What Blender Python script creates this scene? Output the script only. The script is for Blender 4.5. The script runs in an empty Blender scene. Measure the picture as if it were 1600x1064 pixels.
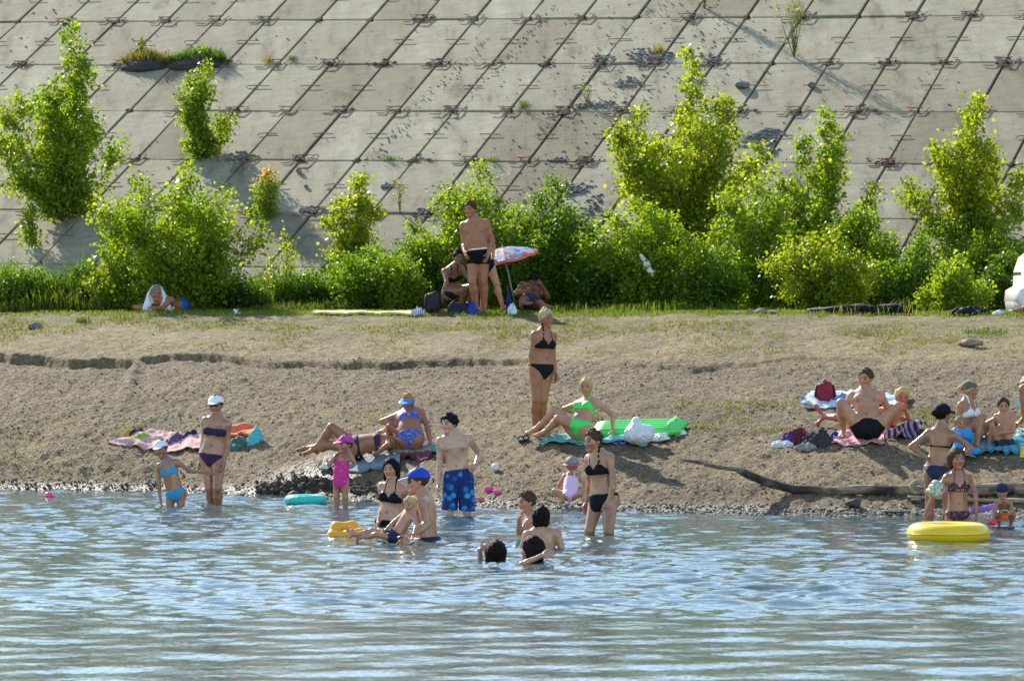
import bpy, math, random
import numpy as np
from mathutils import Vector, Matrix

# ------------------------------------------------------------------ camera, sky, sun, exposure
F, CX, HZ, HC = 6500.0, 800.0, 470.0, 2.65        # focal length and image centre in photo pixels, horizon row, eye height
SUN_AZ, SUN_EL = math.radians(-29.0), math.radians(32.5)   # azimuth from +Y towards +X
EXPOSURE = 0.97
scene = bpy.context.scene
col = scene.collection
cam_d = bpy.data.cameras.new('camera')
cam = bpy.data.objects.new('camera', cam_d); col.objects.link(cam)
cam.location = (0, 0, HC); cam.rotation_euler = (math.pi/2, 0, 0)
cam_d.sensor_width = 36.0; cam_d.lens = 36.0*F/1600.0
cam_d.shift_y = -(532.0-HZ)/1600.0
cam_d.clip_start = 0.5; cam_d.clip_end = 3000.0
cam_d.dof.use_dof = True; cam_d.dof.focus_distance = 56.0; cam_d.dof.aperture_fstop = 6.3
scene.camera = cam
world = bpy.data.worlds.new('World'); scene.world = world; world.use_nodes = True
wn = world.node_tree.nodes; wl = world.node_tree.links; wn.clear()
sky = wn.new('ShaderNodeTexSky'); sky.sky_type = 'NISHITA'; sky.sun_disc = False
sky.sun_elevation = SUN_EL; sky.sun_rotation = SUN_AZ
sky.air_density = 1.15; sky.dust_density = 0.12; sky.ozone_density = 0.45
bg = wn.new('ShaderNodeBackground'); bg.inputs['Strength'].default_value = 0.15
wo = wn.new('ShaderNodeOutputWorld')
wl.new(sky.outputs[0], bg.inputs[0]); wl.new(bg.outputs[0], wo.inputs[0])
sun_d = bpy.data.lights.new('sun', 'SUN'); sun_d.energy = 5.0; sun_d.angle = math.radians(0.53); sun_d.color = (1.0, 0.93, 0.82)
sun = bpy.data.objects.new('sun', sun_d); col.objects.link(sun)
SUNV = Vector((math.sin(SUN_AZ)*math.cos(SUN_EL), math.cos(SUN_AZ)*math.cos(SUN_EL), math.sin(SUN_EL)))
sun.rotation_euler = SUNV.to_track_quat('Z', 'Y').to_euler(); sun.location = SUNV*60
vs = scene.view_settings
vs.view_transform = 'Standard'; vs.look = 'None'; vs.gamma = 1.0; vs.exposure = EXPOSURE; vs.use_curve_mapping = False
scene.cycles.max_bounces = 8; scene.cycles.transparent_max_bounces = 8

# ------------------------------------------------------------------ helpers
rng = np.random.default_rng(7); random.seed(7)
def W(px, py, Y):
    return Vector(((px-CX)*Y/F, Y, HC-(py-HZ)*Y/F))
def _hash(i, j, s):
    n = (i*374761393 + j*668265263 + s*974634777) & 0xFFFFFFFF
    n = ((n ^ (n >> 13))*1274126177) & 0xFFFFFFFF
    return ((n ^ (n >> 16)) & 0xFFFF)/65535.0
def vnoise(x, y, s=0):
    x = np.asarray(x, float); y = np.asarray(y, float)
    i = np.floor(x).astype(np.int64); j = np.floor(y).astype(np.int64)
    u = x-i; v = y-j; u = u*u*u*(u*(u*6-15)+10); v = v*v*v*(v*(v*6-15)+10)
    a = _hash(i, j, s); b = _hash(i+1, j, s); c = _hash(i, j+1, s); d = _hash(i+1, j+1, s)
    return (a*(1-u)+b*u)*(1-v)+(c*(1-u)+d*u)*v
def fbm(x, y, s=0, o=4):
    t = 0; a = 1; n = 0
    for k in range(o):
        t = t+a*vnoise(np.asarray(x)*2**k+k*17.3, np.asarray(y)*2**k+k*9.1, s+k); n += a; a *= .5
    return t/n
def sst(a, b, x):
    t = np.clip((x-a)/(b-a), 0, 1); return t*t*(3-2*t)

def tagit(o, label=None, cat=None, group=None, kind=None):
    if label: o['label'] = label
    if cat: o['category'] = cat
    if group: o['group'] = group
    if kind: o['kind'] = kind
    return o
def mesh_data(name, verts, faces, mat=None, smooth=True, colors=None):
    me = bpy.data.meshes.new(name)
    verts = np.asarray(verts, np.float32)
    if isinstance(faces, np.ndarray) and faces.ndim == 2:
        n, k = faces.shape
        me.vertices.add(len(verts)); me.vertices.foreach_set('co', verts.ravel())
        me.loops.add(n*k); me.loops.foreach_set('vertex_index', faces.astype(np.int32).ravel())
        me.polygons.add(n); me.polygons.foreach_set('loop_start', np.arange(0, n*k, k, dtype=np.int32))
        me.polygons.foreach_set('loop_total', np.full(n, k, np.int32))
        me.update(calc_edges=True)
    else:
        me.from_pydata([tuple(v) for v in verts.tolist()], [], [tuple(f) for f in faces])
        me.update()
    if smooth: me.polygons.foreach_set('use_smooth', np.ones(len(me.polygons), bool))
    if colors is not None:
        at = me.color_attributes.new('Col', 'FLOAT_COLOR', 'POINT')
        c = np.ones((len(verts), 4), np.float32); c[:, :3] = colors; at.data.foreach_set('color', c.ravel())
    if mat:
        for m in (mat if isinstance(mat, (list, tuple)) else [mat]): me.materials.append(m)
    return me
def link(name, me, parent=None, loc=None, rot=None):
    o = bpy.data.objects.new(name, me); col.objects.link(o)
    if parent is not None: o.parent = parent
    if loc is not None: o.location = loc
    if rot is not None: o.rotation_euler = rot
    return o
def obj(name, verts, faces, mat=None, parent=None, loc=None, smooth=True, colors=None):
    """one mesh object; verts are world coordinates, kept relative to the thing's base"""
    v = np.asarray(verts, np.float32)
    base = Vector((0, 0, 0))
    if parent is not None: base = parent['_b'] if '_b' in parent else parent.location; base = Vector(base)
    if loc is not None: base = Vector(loc)
    o = link(name, mesh_data(name, v-np.array(base, np.float32), faces, mat, smooth, colors))
    if parent is not None: o.parent = parent; BASE[o.name] = base
    else: o.location = base; BASE[o.name] = base
    return o
BASE = {}
def part(name, verts, faces, mat, parent, smooth=True, colors=None):
    base = BASE[parent.name]
    o = link(name, mesh_data(name, np.asarray(verts, np.float32)-np.array(base, np.float32), faces, mat, smooth, colors), parent)
    BASE[o.name] = base
    return o
def thing(name, loc, label, cat, group=None, kind=None):
    o = link(name, None, None, loc); BASE[o.name] = Vector(loc); o.empty_display_size = .1
    return tagit(o, label, cat, group, kind)

# --- small mesh makers (verts, faces)
class MB:
    def __init__(s): s.v = []; s.f = []; s.n = 0
    def add(s, v, f):
        v = np.asarray(v, float); s.v.append(v); s.f += [tuple(int(i)+s.n for i in q) for q in f]; s.n += len(v); return s
    def out(s): return np.concatenate(s.v), s.f
    def tube(s, pts, rad, n=6, cap=True):
        pts = [Vector(p) for p in pts]; rad = rad if hasattr(rad, '__len__') else [rad]*len(pts)
        v = []; f = []; ref = None
        for i, p in enumerate(pts):
            t = (pts[min(i+1, len(pts)-1)]-pts[max(i-1, 0)]).normalized()
            if ref is None: ref = Vector((0, 0, 1)) if abs(t.z) < .9 else Vector((1, 0, 0))
            a = t.cross(ref).normalized(); b = t.cross(a); ref = a.cross(t)*1.0
            ref = -b if False else ref
            for k in range(n):
                an = 2*math.pi*k/n; v.append(p+(a*math.cos(an)+b*math.sin(an))*rad[i])
        for i in range(len(pts)-1):
            for k in range(n):
                f.append((i*n+k, i*n+(k+1) % n, (i+1)*n+(k+1) % n, (i+1)*n+k))
        if cap:
            f.append(tuple(range(n))[::-1]); f.append(tuple((len(pts)-1)*n+k for k in range(n)))
        return s.add([tuple(q) for q in v], f)
    def box(s, c, d, R=None):
        v = np.array([(x, y, z) for x in (-1, 1) for y in (-1, 1) for z in (-1, 1)], float)*np.array(d)/2
        if R is not None: v = v @ np.array(R).T
        return s.add(v+np.array(c), [(0, 1, 3, 2), (4, 6, 7, 5), (0, 4, 5, 1), (2, 3, 7, 6), (0, 2, 6, 4), (1, 5, 7, 3)])
    def grid(s, P):
        n, m = P.shape[:2]
        f = [(i*m+j, (i+1)*m+j, (i+1)*m+j+1, i*m+j+1) for i in range(n-1) for j in range(m-1)]
        return s.add(P.reshape(-1, 3), f)
    def torus(s, c, R, r, M=None, nu=36, nv=14, sq=1.0, seam=0.0):
        u = np.linspace(0, 2*np.pi, nu, endpoint=False); w = np.linspace(0, 2*np.pi, nv, endpoint=False)
        U, V = np.meshgrid(u, w, indexing='ij'); rr = r*(1-seam*np.exp(-((np.cos(V)-1)/.02)**2))
        P = np.stack([(R+rr*np.cos(V))*np.cos(U), (R+rr*np.cos(V))*np.sin(U), rr*sq*np.sin(V)], -1)
        if M is not None: P = P @ np.array(M).T
        f = [(i*nv+j, ((i+1) % nu)*nv+j, ((i+1) % nu)*nv+(j+1) % nv, i*nv+(j+1) % nv) for i in range(nu) for j in range(nv)]
        return s.add(P.reshape(-1, 3)+np.array(c), f)
_ico = {}
def ico(sub=1):
    if sub not in _ico:
        import bmesh
        bm = bmesh.new(); bmesh.ops.create_icosphere(bm, subdivisions=sub, radius=1)
        _ico[sub] = (np.array([v.co[:] for v in bm.verts]), [tuple(v.index for v in f.verts) for f in bm.faces]); bm.free()
    return _ico[sub]
def rock(c, d, seed, sub=2, rough=.35, R=None):
    v, f = ico(sub); r = np.random.default_rng(seed); v = v.copy()
    for k in range(7):
        n = r.normal(size=3); n /= np.linalg.norm(n); lim = .55+.35*r.random()
        dd = v @ n; v -= np.outer(np.maximum(dd-lim, 0), n)
    v += r.normal(size=v.shape)*.03*rough
    v = v*np.array(d)/2
    if R is not None: v = v @ np.array(R).T
    return v+np.array(c), f

# --- implicit surfaces: smooth unions of tapered limbs and ellipsoids, polygonised with surface nets
class Field:
    def __init__(s, lo, hi, h):
        s.lo = np.array(lo, float)-3*h; s.h = h
        n = np.ceil((np.array(hi)+3*h-s.lo)/h).astype(int)+1
        s.n = n; s.ax = [s.lo[k]+h*np.arange(n[k]) for k in range(3)]
        s.g = np.full(n, .06, np.float32)
    def win(s, lo, hi):
        a = np.clip(np.floor((np.array(lo)-s.lo)/s.h).astype(int), 0, s.n-1); b = np.clip(np.ceil((np.array(hi)-s.lo)/s.h).astype(int)+1, 1, s.n)
        sl = tuple(slice(a[k], b[k]) for k in range(3))
        return sl, np.stack(np.meshgrid(*[s.ax[k][sl[k]] for k in range(3)], indexing='ij'), -1)
    def mix(s, sl, d, k, sub=False):
        g = s.g[sl]
        if sub:
            d = -d; hh = np.maximum(k-np.abs(g-d), 0)/max(k, 1e-6); s.g[sl] = np.maximum(g, d)+hh*hh*k/4
        else:
            hh = np.maximum(k-np.abs(g-d), 0)/max(k, 1e-6); s.g[sl] = np.minimum(g, d)-hh*hh*k/4
    def cone(s, a, b, r1, r2, k=.02):
        a = np.array(a, float); b = np.array(b, float); m = max(r1, r2)+k+3*s.h
        sl, P = s.win(np.minimum(a, b)-m, np.maximum(a, b)+m)
        if P.size == 0: return
        ba = b-a; t = np.clip(((P-a) @ ba)/max(ba @ ba, 1e-9), 0, 1)
        s.mix(sl, np.linalg.norm(P-a-t[..., None]*ba, axis=-1)-(r1+(r2-r1)*t), k)
    def ell(s, c, r, R=None, k=.02, sub=False):
        c = np.array(c, float); r = np.array(r, float); m = max(r)+k+3*s.h
        sl, P = s.win(c-m, c+m)
        if P.size == 0: return
        q = P-c
        if R is not None: q = q @ np.array(R, float).T        # rows of R are the local axes
        k0 = np.linalg.norm(q/r, axis=-1); k1 = np.linalg.norm(q/(r*r), axis=-1)+1e-9
        s.mix(sl, k0*(k0-1)/k1, k, sub)
    def pts(s): return np.stack(np.meshgrid(*s.ax, indexing='ij'), -1)
def nets(g, lo, h):
    s = g < 0; nx, ny, nz = g.shape
    cnt = np.zeros((nx-1, ny-1, nz-1), np.int8)
    cs = [(i, j, k) for i in (0, 1) for j in (0, 1) for k in (0, 1)]
    for i, j, k in cs: cnt += s[i:nx-1+i, j:ny-1+j, k:nz-1+k]
    mx = (cnt > 0) & (cnt < 8); ii = np.argwhere(mx)
    if len(ii) == 0: return np.zeros((0, 3)), np.zeros((0, 4), int)
    idx = np.full(mx.shape, -1, np.int64); idx[mx] = np.arange(len(ii))
    pos = np.zeros((len(ii), 3)); kk = np.zeros(len(ii))
    for a in cs:
        for ax in range(3):
            if a[ax]: continue
            b = list(a); b[ax] = 1; pa = ii+np.array(a); pb = ii+np.array(b)
            ga = g[pa[:, 0], pa[:, 1], pa[:, 2]]; gb = g[pb[:, 0], pb[:, 1], pb[:, 2]]
            cr = (ga < 0) != (gb < 0); t = np.where(cr, ga/np.where(cr, ga-gb, 1), 0)
            p = pa.astype(float); p[:, ax] += t; pos[cr] += p[cr]; kk += cr
    pos = pos/kk[:, None]*h+lo
    F_ = []
    for ax in range(3):
        o1, o2 = [(1, 2), (2, 0), (0, 1)][ax]
        sl = [slice(None)]*3; sl2 = [slice(None)]*3
        sl[ax] = slice(0, -1); sl2[ax] = slice(1, None)
        e = s[tuple(sl)] != s[tuple(sl2)]
        q = np.argwhere(e); q = q[(q[:, o1] > 0) & (q[:, o2] > 0) & (q[:, o1] < g.shape[o1]-1) & (q[:, o2] < g.shape[o2]-1)]
        if len(q) == 0: continue
        ins = s[q[:, 0], q[:, 1], q[:, 2]]
        def ix(d1, d2):
            r = q.copy(); r[:, o1] -= d1; r[:, o2] -= d2; return idx[r[:, 0], r[:, 1], r[:, 2]]
        f = np.stack([ix(1, 1), ix(0, 1), ix(0, 0), ix(1, 0)], -1)
        f[~ins] = f[~ins][:, ::-1]; F_.append(f)
    f = np.concatenate(F_); f = f[(f >= 0).all(1)]
    return pos, f

# ------------------------------------------------------------------ materials
def nodes(name):
    m = bpy.data.materials.new(name); m.use_nodes = True
    nt = m.node_tree; b = nt.nodes['Principled BSDF']; return m, nt, b
def N(nt, t, **kw):
    n = nt.nodes.new(t)
    for k, v in kw.items():
        if k in n.inputs.keys(): n.inputs[k].default_value = v
        else: setattr(n, k, v)
    return n
def ramp(nt, fac, stops):
    r = nt.nodes.new('ShaderNodeValToRGB'); e = r.color_ramp.elements
    while len(e) > 1: e.remove(e[0])
    for i, (p, c) in enumerate(stops):
        q = e[0] if i == 0 else e.new(p); q.position = p; q.color = (*c, 1) if len(c) == 3 else c
    nt.links.new(fac, r.inputs[0]); return r.outputs[0]
def mixc(nt, fac, a, b, mode='MIX'):
    m = nt.nodes.new('ShaderNodeMix'); m.data_type = 'RGBA'; m.blend_type = mode
    for s, v in ((0, fac), (6, a), (7, b)):
        if isinstance(v, (int, float)): m.inputs[s].default_value = v
        elif isinstance(v, (tuple, list)): m.inputs[s].default_value = (*v, 1) if len(v) == 3 else v
        else: nt.links.new(v, m.inputs[s])
    return m.outputs[2]
def noise_n(nt, scale, detail=4, coord='Object', vec=None, rough=.55):
    n = N(nt, 'ShaderNodeTexNoise', Scale=scale, Detail=detail, Roughness=rough)
    if vec is None: tc = N(nt, 'ShaderNodeTexCoord'); vec = tc.outputs[coord]
    nt.links.new(vec, n.inputs['Vector']); return n.outputs[0]
def bump(nt, b, h, strength=.5, dist=.01):
    n = N(nt, 'ShaderNodeBump', Strength=strength, Distance=dist); nt.links.new(h, n.inputs['Height']); nt.links.new(n.outputs[0], b.inputs['Normal'])
def cloth_mat(name, c, *a): return pm(name, c, .85, .3, 8, 1.0, 11, .06, .15)
_pm = {}
def pm(name, c, rough=.65, var=.22, scale=9, bmp=.25, bscale=40, bd=.008, spec=.3, sss=0, sheen=0, metal=0):
    if name in _pm: return _pm[name]
    m, nt, b = nodes(name); c = np.array(c)
    f = noise_n(nt, scale)
    nt.links.new(ramp(nt, f, [(.3, tuple(np.clip(c*(1-var), 0, 1))), (.7, tuple(np.clip(c*(1+var), 0, 1)))]), b.inputs['Base Color'])
    b.inputs['Roughness'].default_value = rough; b.inputs['Specular IOR Level'].default_value = spec; b.inputs['Metallic'].default_value = metal
    if sss: b.inputs['Subsurface Weight'].default_value = sss; b.inputs['Subsurface Scale'].default_value = .02
    if sheen: b.inputs['Sheen Weight'].default_value = sheen
    if bmp: bump(nt, b, noise_n(nt, bscale, 3), bmp, bd)
    _pm[name] = m; return m
def print_mat(name, base, spots, scale=14, size=.5, rough=.7, soft=.08):
    """printed cloth: round spots of several colours on a ground colour"""
    if name in _pm: return _pm[name]
    m, nt, b = nodes(name)
    tc = N(nt, 'ShaderNodeTexCoord'); v = N(nt, 'ShaderNodeTexVoronoi', Scale=scale); nt.links.new(tc.outputs['Object'], v.inputs['Vector'])
    dn = N(nt, 'ShaderNodeMath', operation='MULTIPLY_ADD'); nt.links.new(noise_n(nt, scale*3, 2), dn.inputs[0]); dn.inputs[1].default_value = .35
    nt.links.new(v.outputs['Distance'], dn.inputs[2])
    sep = N(nt, 'ShaderNodeSeparateColor'); nt.links.new(v.outputs['Color'], sep.inputs[0])
    n = len(spots); cc = ramp(nt, sep.outputs[0], [(i/n, s) for i, s in enumerate(spots)]); nt.nodes[-1].color_ramp.interpolation = 'CONSTANT'
    mask = ramp(nt, dn.outputs[0], [(size-soft, (1, 1, 1)), (size+soft, (0, 0, 0))])
    nt.links.new(mixc(nt, mask, base, cc), b.inputs['Base Color']); bump(nt, b, noise_n(nt, 13, 3), .7, .03); b.inputs['Roughness'].default_value = rough; b.inputs['Specular IOR Level'].default_value = .2
    _pm[name] = m; return m
def stripe_mat(name, cols, scale=6, axis=0, rough=.8, distort=1.0):
    if name in _pm: return _pm[name]
    m, nt, b = nodes(name)
    w = N(nt, 'ShaderNodeTexWave', Scale=scale, Distortion=distort); w.bands_direction = 'XYZ'[axis]
    tc = N(nt, 'ShaderNodeTexCoord'); nt.links.new(tc.outputs['Object'], w.inputs['Vector'])
    n = len(cols); nt.links.new(ramp(nt, w.outputs[1], [(i/n, c) for i, c in enumerate(cols)]), b.inputs['Base Color'])
    b.inputs['Roughness'].default_value = rough; b.inputs['Specular IOR Level'].default_value = .15
    bump(nt, b, noise_n(nt, 25, 3), .4, .01)
    _pm[name] = m; return m
# ------------------------------------------------------------------ the ground: river bed, beach, bank, foot of the embankment
PSI, TB = math.radians(20.0), 0.49
TP = math.tan(PSI)
PROF = np.array([(-600, -2.6), (30, -2.4), (40, -1.6), (46, -1.1), (49.5, -.75), (51, -.45), (52, -.25), (53, 0), (54.2, .357), (56, .80), (58.5, 1.255),
                 (61.2, 1.665), (62.2, 1.83), (64.5, 2.154), (66.5, 2.36), (67.5, 2.44), (68.3, 2.455), (70, 2.43), (73, 2.46), (700, 2.46)])
SH = np.array([(-400, 2.8), (-7.2, 2.8), (-4.9, 3.0), (-3.5, 2.2), (-1.7, 1.1), (0, 0), (1.6, -.2), (3.9, -.3), (6.3, .3), (400, .3)])
A0 = W(734.7, 252, 80.0)
U_ = Vector((math.cos(PSI), -math.sin(PSI), -0.017)).normalized()
V_ = Vector((math.sin(PSI), math.cos(PSI), TB)); V_ = (V_-U_*V_.dot(U_)).normalized()
N_ = U_.cross(V_).normalized()
CREST = 9.6
def plane_z(X, Y):
    return A0.z-(N_.x*(X-A0.x)+N_.y*(Y-A0.y))/N_.z
def ground_z(X, Y, micro=False):
    X = np.asarray(X, float); Y = np.asarray(Y, float)
    yq = Y+TP*X
    off = np.interp(X, SH[:, 0], SH[:, 1]); s = 53+off
    e = np.where(yq < s, yq-off, np.where(yq < 61, 53+(yq-s)*8/(61-s), yq))
    z = np.interp(e, PROF[:, 0], PROF[:, 1])
    # the small erosion scarp
    wob = (fbm(X*.45+3, X*0+1.7, 11, 2)-.5)*1.3+(fbm(X*1.9, X*0+5.7, 15, 2)-.5)*.22+(vnoise(X*6, Y*2, 16)-.5)*.07-.05*X*np.clip((-X)/6, 0, 1)
    hs = np.interp(X, [-9, -5.9, -5.75, -5.6, -4.5, -2, 0.2, .5, 1.5, 2.4, 4.5, 6], [.13, .16, .03, .12, .10, .09, .08, .015, .02, .06, .05, .015])
    sc = sst(-.07, .07, yq-61.6-wob)
    z = z+hs*(sc-1)*np.exp(-np.maximum(61.6+wob-yq, 0)/2.2)*(yq < 66)
    # the pit the children dug at the edge of the water
    d2 = ((X+2.7)/.9)**2+((Y-56.0)/.6)**2; z = z-.10*np.exp(-d2*1.2)*(yq < 60)
    d3 = ((X+2.6)/1.1)**2+((Y-56.8)/.3)**2; z = z+.09*np.exp(-d3)
    z = z-.30*sst(5.3, 6.2, X)*(1-sst(16, 20, X))*sst(68.2, 69.2, yq)*(1-sst(72, 73, yq))          # the wheel track where the car stands
    if micro:
        b = sst(52.6, 53.6, e)*(1-sst(67.2, 68.2, yq)); low = 1-sst(61, 63, yq)
        z = z+b*((fbm(X*1.1, Y*1.1, 3, 3)-.5)*.10+(fbm(X*5.5, Y*3.2, 21, 3)-.5)*(.022+.018*low)+(fbm(X*12, Y*8, 31, 2)-.5)*(.022+.03*low))
    return np.maximum(z, np.minimum(plane_z(X, Y)-.15, CREST))
def hit(px, py, y0=44.0, y1=74.0):
    """the point of the ground that the photo shows at a pixel"""
    Y = np.linspace(y0, y1, 1500); X = (px-CX)*Y/F; Z = HC-(py-HZ)*Y/F
    i = np.argmax(ground_z(X, Y) >= Z)
    if ground_z(X[i], Y[i]) < Z[i]: i = -1
    return Vector((X[i], Y[i], float(ground_z(X[i], Y[i]))))
def on_plane(px, py):
    """the point of the slab slope at a pixel"""
    d = Vector(((px-CX)/F, 1, -(py-HZ)/F)); o = Vector((0, 0, HC))
    return o+d*((A0-o).dot(N_)/d.dot(N_))
def wl(py): return F*HC/(py-HZ)              # distance of the water surface at a photo row

def axis(segs):
    out = [segs[0][0]]
    for a, b, st in segs:
        n = max(1, int(round((b-a)/st))); out += list(np.linspace(a, b, n+1)[1:])
    return np.array(out)
def ground_material():
    m, nt, b = nodes('beach_ground')
    geo = N(nt, 'ShaderNodeNewGeometry'); pos = geo.outputs['Position']
    at = N(nt, 'ShaderNodeAttribute', attribute_name='Col')
    sep = N(nt, 'ShaderNodeSeparateColor'); nt.links.new(at.outputs['Color'], sep.inputs[0])
    n1 = noise_n(nt, 1.3, 5, vec=pos); n2 = noise_n(nt, 24, 4, vec=pos, rough=.7); n3 = noise_n(nt, 6, 4, vec=pos)
    grav = ramp(nt, n2, [(.32, (.034, .025, .015)), (.44, (.13, .097, .055)), (.56, (.238, .18, .102)), (.70, (.48, .40, .265))])
    grav = mixc(nt, ramp(nt, n3, [(.35, (0, 0, 0)), (.65, (1, 1, 1))]), grav, mixc(nt, .5, grav, (.265, .195, .10)))
    sand = ramp(nt, n3, [(.3, (.195, .147, .078)), (.55, (.305, .236, .126)), (.75, (.385, .31, .175))])
    sand = mixc(nt, ramp(nt, n2, [(.33, (1, 1, 1)), (.45, (0, 0, 0))]), sand, (.15, .115, .075))
    c = mixc(nt, sep.outputs[0], grav, sand)
    n4 = noise_n(nt, 10, 5, vec=pos, rough=.7); c = mixc(nt, 1, c, ramp(nt, n4, [(.32, (.52, .48, .45)), (.46, (.88, .87, .86)), (.66, (1.18, 1.16, 1.12))]), 'MULTIPLY')
    c = mixc(nt, 1, c, ramp(nt, noise_n(nt, .7, 4, vec=pos), [(.32, (.80, .79, .78)), (.5, (1, 1, 1)), (.68, (1.16, 1.14, 1.10))]), 'MULTIPLY')
    gr = mixc(nt, n3, (.085, .10, .028), (.19, .17, .06))
    gm = N(nt, 'ShaderNodeMath', operation='MULTIPLY'); nt.links.new(sep.outputs[1], gm.inputs[0])
    nt.links.new(ramp(nt, n1, [(.38, (0, 0, 0)), (.62, (1, 1, 1))]), gm.inputs[1])
    c = mixc(nt, gm.outputs[0], c, gr)
    wet = mixc(nt, 1.0, c, (.42, .38, .34), 'MULTIPLY')
    c = mixc(nt, sep.outputs[2], c, wet)
    nt.links.new(c, b.inputs['Base Color'])
    rr = N(nt, 'ShaderNodeMapRange'); nt.links.new(sep.outputs[2], rr.inputs[0]); rr.inputs[3].default_value = .9; rr.inputs[4].default_value = .35
    nt.links.new(rr.outputs[0], b.inputs['Roughness']); b.inputs['Specular IOR Level'].default_value = .25
    vo = N(nt, 'ShaderNodeTexVoronoi', Scale=17); nt.links.new(pos, vo.inputs['Vector'])
    hh = N(nt, 'ShaderNodeMath', operation='MULTIPLY_ADD'); nt.links.new(vo.outputs['Distance'], hh.inputs[0]); hh.inputs[1].default_value = .7
    nt.links.new(noise_n(nt, 34, 4, vec=pos, rough=.75), hh.inputs[2])
    bump(nt, b, hh.outputs[0], 1.0, .055)
    return m
gx = axis([(-400, -60, 40), (-60, -14, 4), (-14, -9.6, .5), (-9.6, 9.6, .042), (9.6, 14, .5), (14, 60, 4), (60, 400, 40)])
gy = axis([(-500, 20, 40), (20, 46, 4), (46, 51.5, .5), (51.5, 63, .055), (63, 68.3, .075), (68.3, 73, .35), (73, 100, 1.5), (100, 160, 12), (160, 900, 90)])
GX, GQ = np.meshgrid(gx, gy, indexing='ij'); GY = GQ-TP*GX
GZ = ground_z(GX, GY, True)
n, m_ = GX.shape
ids = np.arange(n*m_).reshape(n, m_)
gf = np.stack([ids[:-1, :-1], ids[1:, :-1], ids[1:, 1:], ids[:-1, 1:]], -1).reshape(-1, 4)
off = np.interp(GX, SH[:, 0], SH[:, 1])
sandm = np.clip(sst(61.2, 62.6, GQ+(fbm(GX*.7, GY*.7, 5)-.5)*2.0)+.55*np.exp(-((GQ-56.5)/1.6)**2)*sst(.42, .62, fbm(GX*.35, GY*.5, 8)), 0, 1)
grassm = sst(62.2, 66.5, GQ)*.9+.55*np.exp(-((GQ-57.3)/.9)**2)*sst(-2, 3, GX)+.9*sst(67.4, 68, GQ)
wetm = 1-sst(0.0, .17, GZ+(fbm(GX*2, GY*2, 9)-.5)*.08)
pit = np.exp(-(((GX+2.6)/1.3)**2+((GY-56.4)/.6)**2)); wetm = np.clip(wetm+pit*.9, 0, 1)
slope_ = (plane_z(GX, GY)-.15 > 2.3) & (GQ > 72); wetm = np.where(slope_, .35, wetm); sandm = np.where(slope_, 0, sandm); grassm = np.where(slope_, 0, grassm)
gcol = np.stack([sandm, np.clip(grassm, 0, 1), wetm], -1).reshape(-1, 3)
ground = link('ground', mesh_data('ground', np.stack([GX, GY, GZ], -1).reshape(-1, 3), gf, ground_material(), True, gcol))
ground['kind'] = 'structure'

# ------------------------------------------------------------------ the river
def water_material():
    m, nt, b = nodes('river_water')
    b.inputs['Base Color'].default_value = (.06, .095, .10, 1); b.inputs['Roughness'].default_value = .03
    b.inputs['IOR'].default_value = 1.33; b.inputs['Specular IOR Level'].default_value = .5
    geo = N(nt, 'ShaderNodeNewGeometry'); mp = N(nt, 'ShaderNodeMapping'); nt.links.new(geo.outputs['Position'], mp.inputs[0])
    mp.inputs['Scale'].default_value = (1.0, 1.0, 1)
    bump(nt, b, noise_n(nt, 8, 3, vec=mp.outputs[0]), .5, .016)
    return m
wx = axis([(-400, -40, 40), (-40, -9, 3), (-9, 9, .065), (9, 40, 3), (40, 400, 40)])
wy = axis([(-600, 0, 60), (0, 24, 3), (24, 40, .065), (40, 58.5, .085), (58.5, 80, 10)])
WX, WY = np.meshgrid(wx, wy, indexing='ij')
RINGS = [(332, 788, .8), (274, 791, 1), (533, 795, .6), (608, 822, 1), (667, 846, 1.3), (600, 842, .8), (716, 806, .9), (829, 852, 1.2), (848, 857, 1.2), (776, 879, 1.4), (830, 881, 1.4), (922, 834, .9), (950, 834, .9), (1466, 817, .7), (1496, 831, .8), (1571, 822, .5), (1482, 846, .6)]
def waves(X, Y):
    r = np.random.default_rng(5); z = np.zeros_like(X)
    chop = sst(32, 37, Y+.25*X+(vnoise(X*.3, Y*.3, 44)-.5)*4)
    patch = .55+.9*vnoise(X*.45+7, Y*.22, 71)
    for k in range(46):                                          # short wind chop over the shallows
        lam = .22+.50*r.random()**1.4; th = math.radians(r.normal(8, 38)); kk = 2*math.pi/lam
        z += chop*patch*.028/kk*np.sin(kk*(math.sin(th)*X+math.cos(th)*Y)+6.28*r.random()+1.2*vnoise(X*.5, Y*.5, 90+k))
    for k in range(26):                                          # long low swell in front
        lam = .26+1.0*r.random(); th = math.radians(r.normal(6, 24)); kk = 2*math.pi/lam
        z += (.25+.75*(1-chop))*.0105/kk*np.sin(kk*(math.sin(th)*X+math.cos(th)*Y)+6.28*r.random()+1.5*vnoise(X*.4, Y*.4, 190+k))
    for y0, sl, a, x0, x1 in ((36.6, -.22, .020, -1.5, 9), (37.6, -.10, .012, -9, 3), (38.6, -.2, .010, 0, 9)):   # a boat's last wake
        c = y0+sl*X+(vnoise(X*.8, X*0, 55)-.5)*.8
        z += a*np.exp(-((Y-c)/.16)**2)*(.5+.7*vnoise(X*.8, X*0+y0, 56))*sst(x0, x0+1.5, X)*(1-sst(x1-2, x1, X))
    for px, py, a in RINGS:                                      # rings spreading from the bathers
        y0 = HC*F/(py-HZ); x0 = (px-CX)*y0/F; d = np.hypot(X-x0, Y-y0); k = d < 2.2
        z[k] += a*.009*(np.exp(-((d[k]-.35)/.5)**2)*np.cos(6.283*d[k]/.21+px)*(.6+.8*vnoise(X[k]*3, Y[k]*3, 77)))
    return z*sst(20, 25, Y)*(1-sst(9, 12, np.abs(X)))
WZ = waves(WX, WY)
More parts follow.
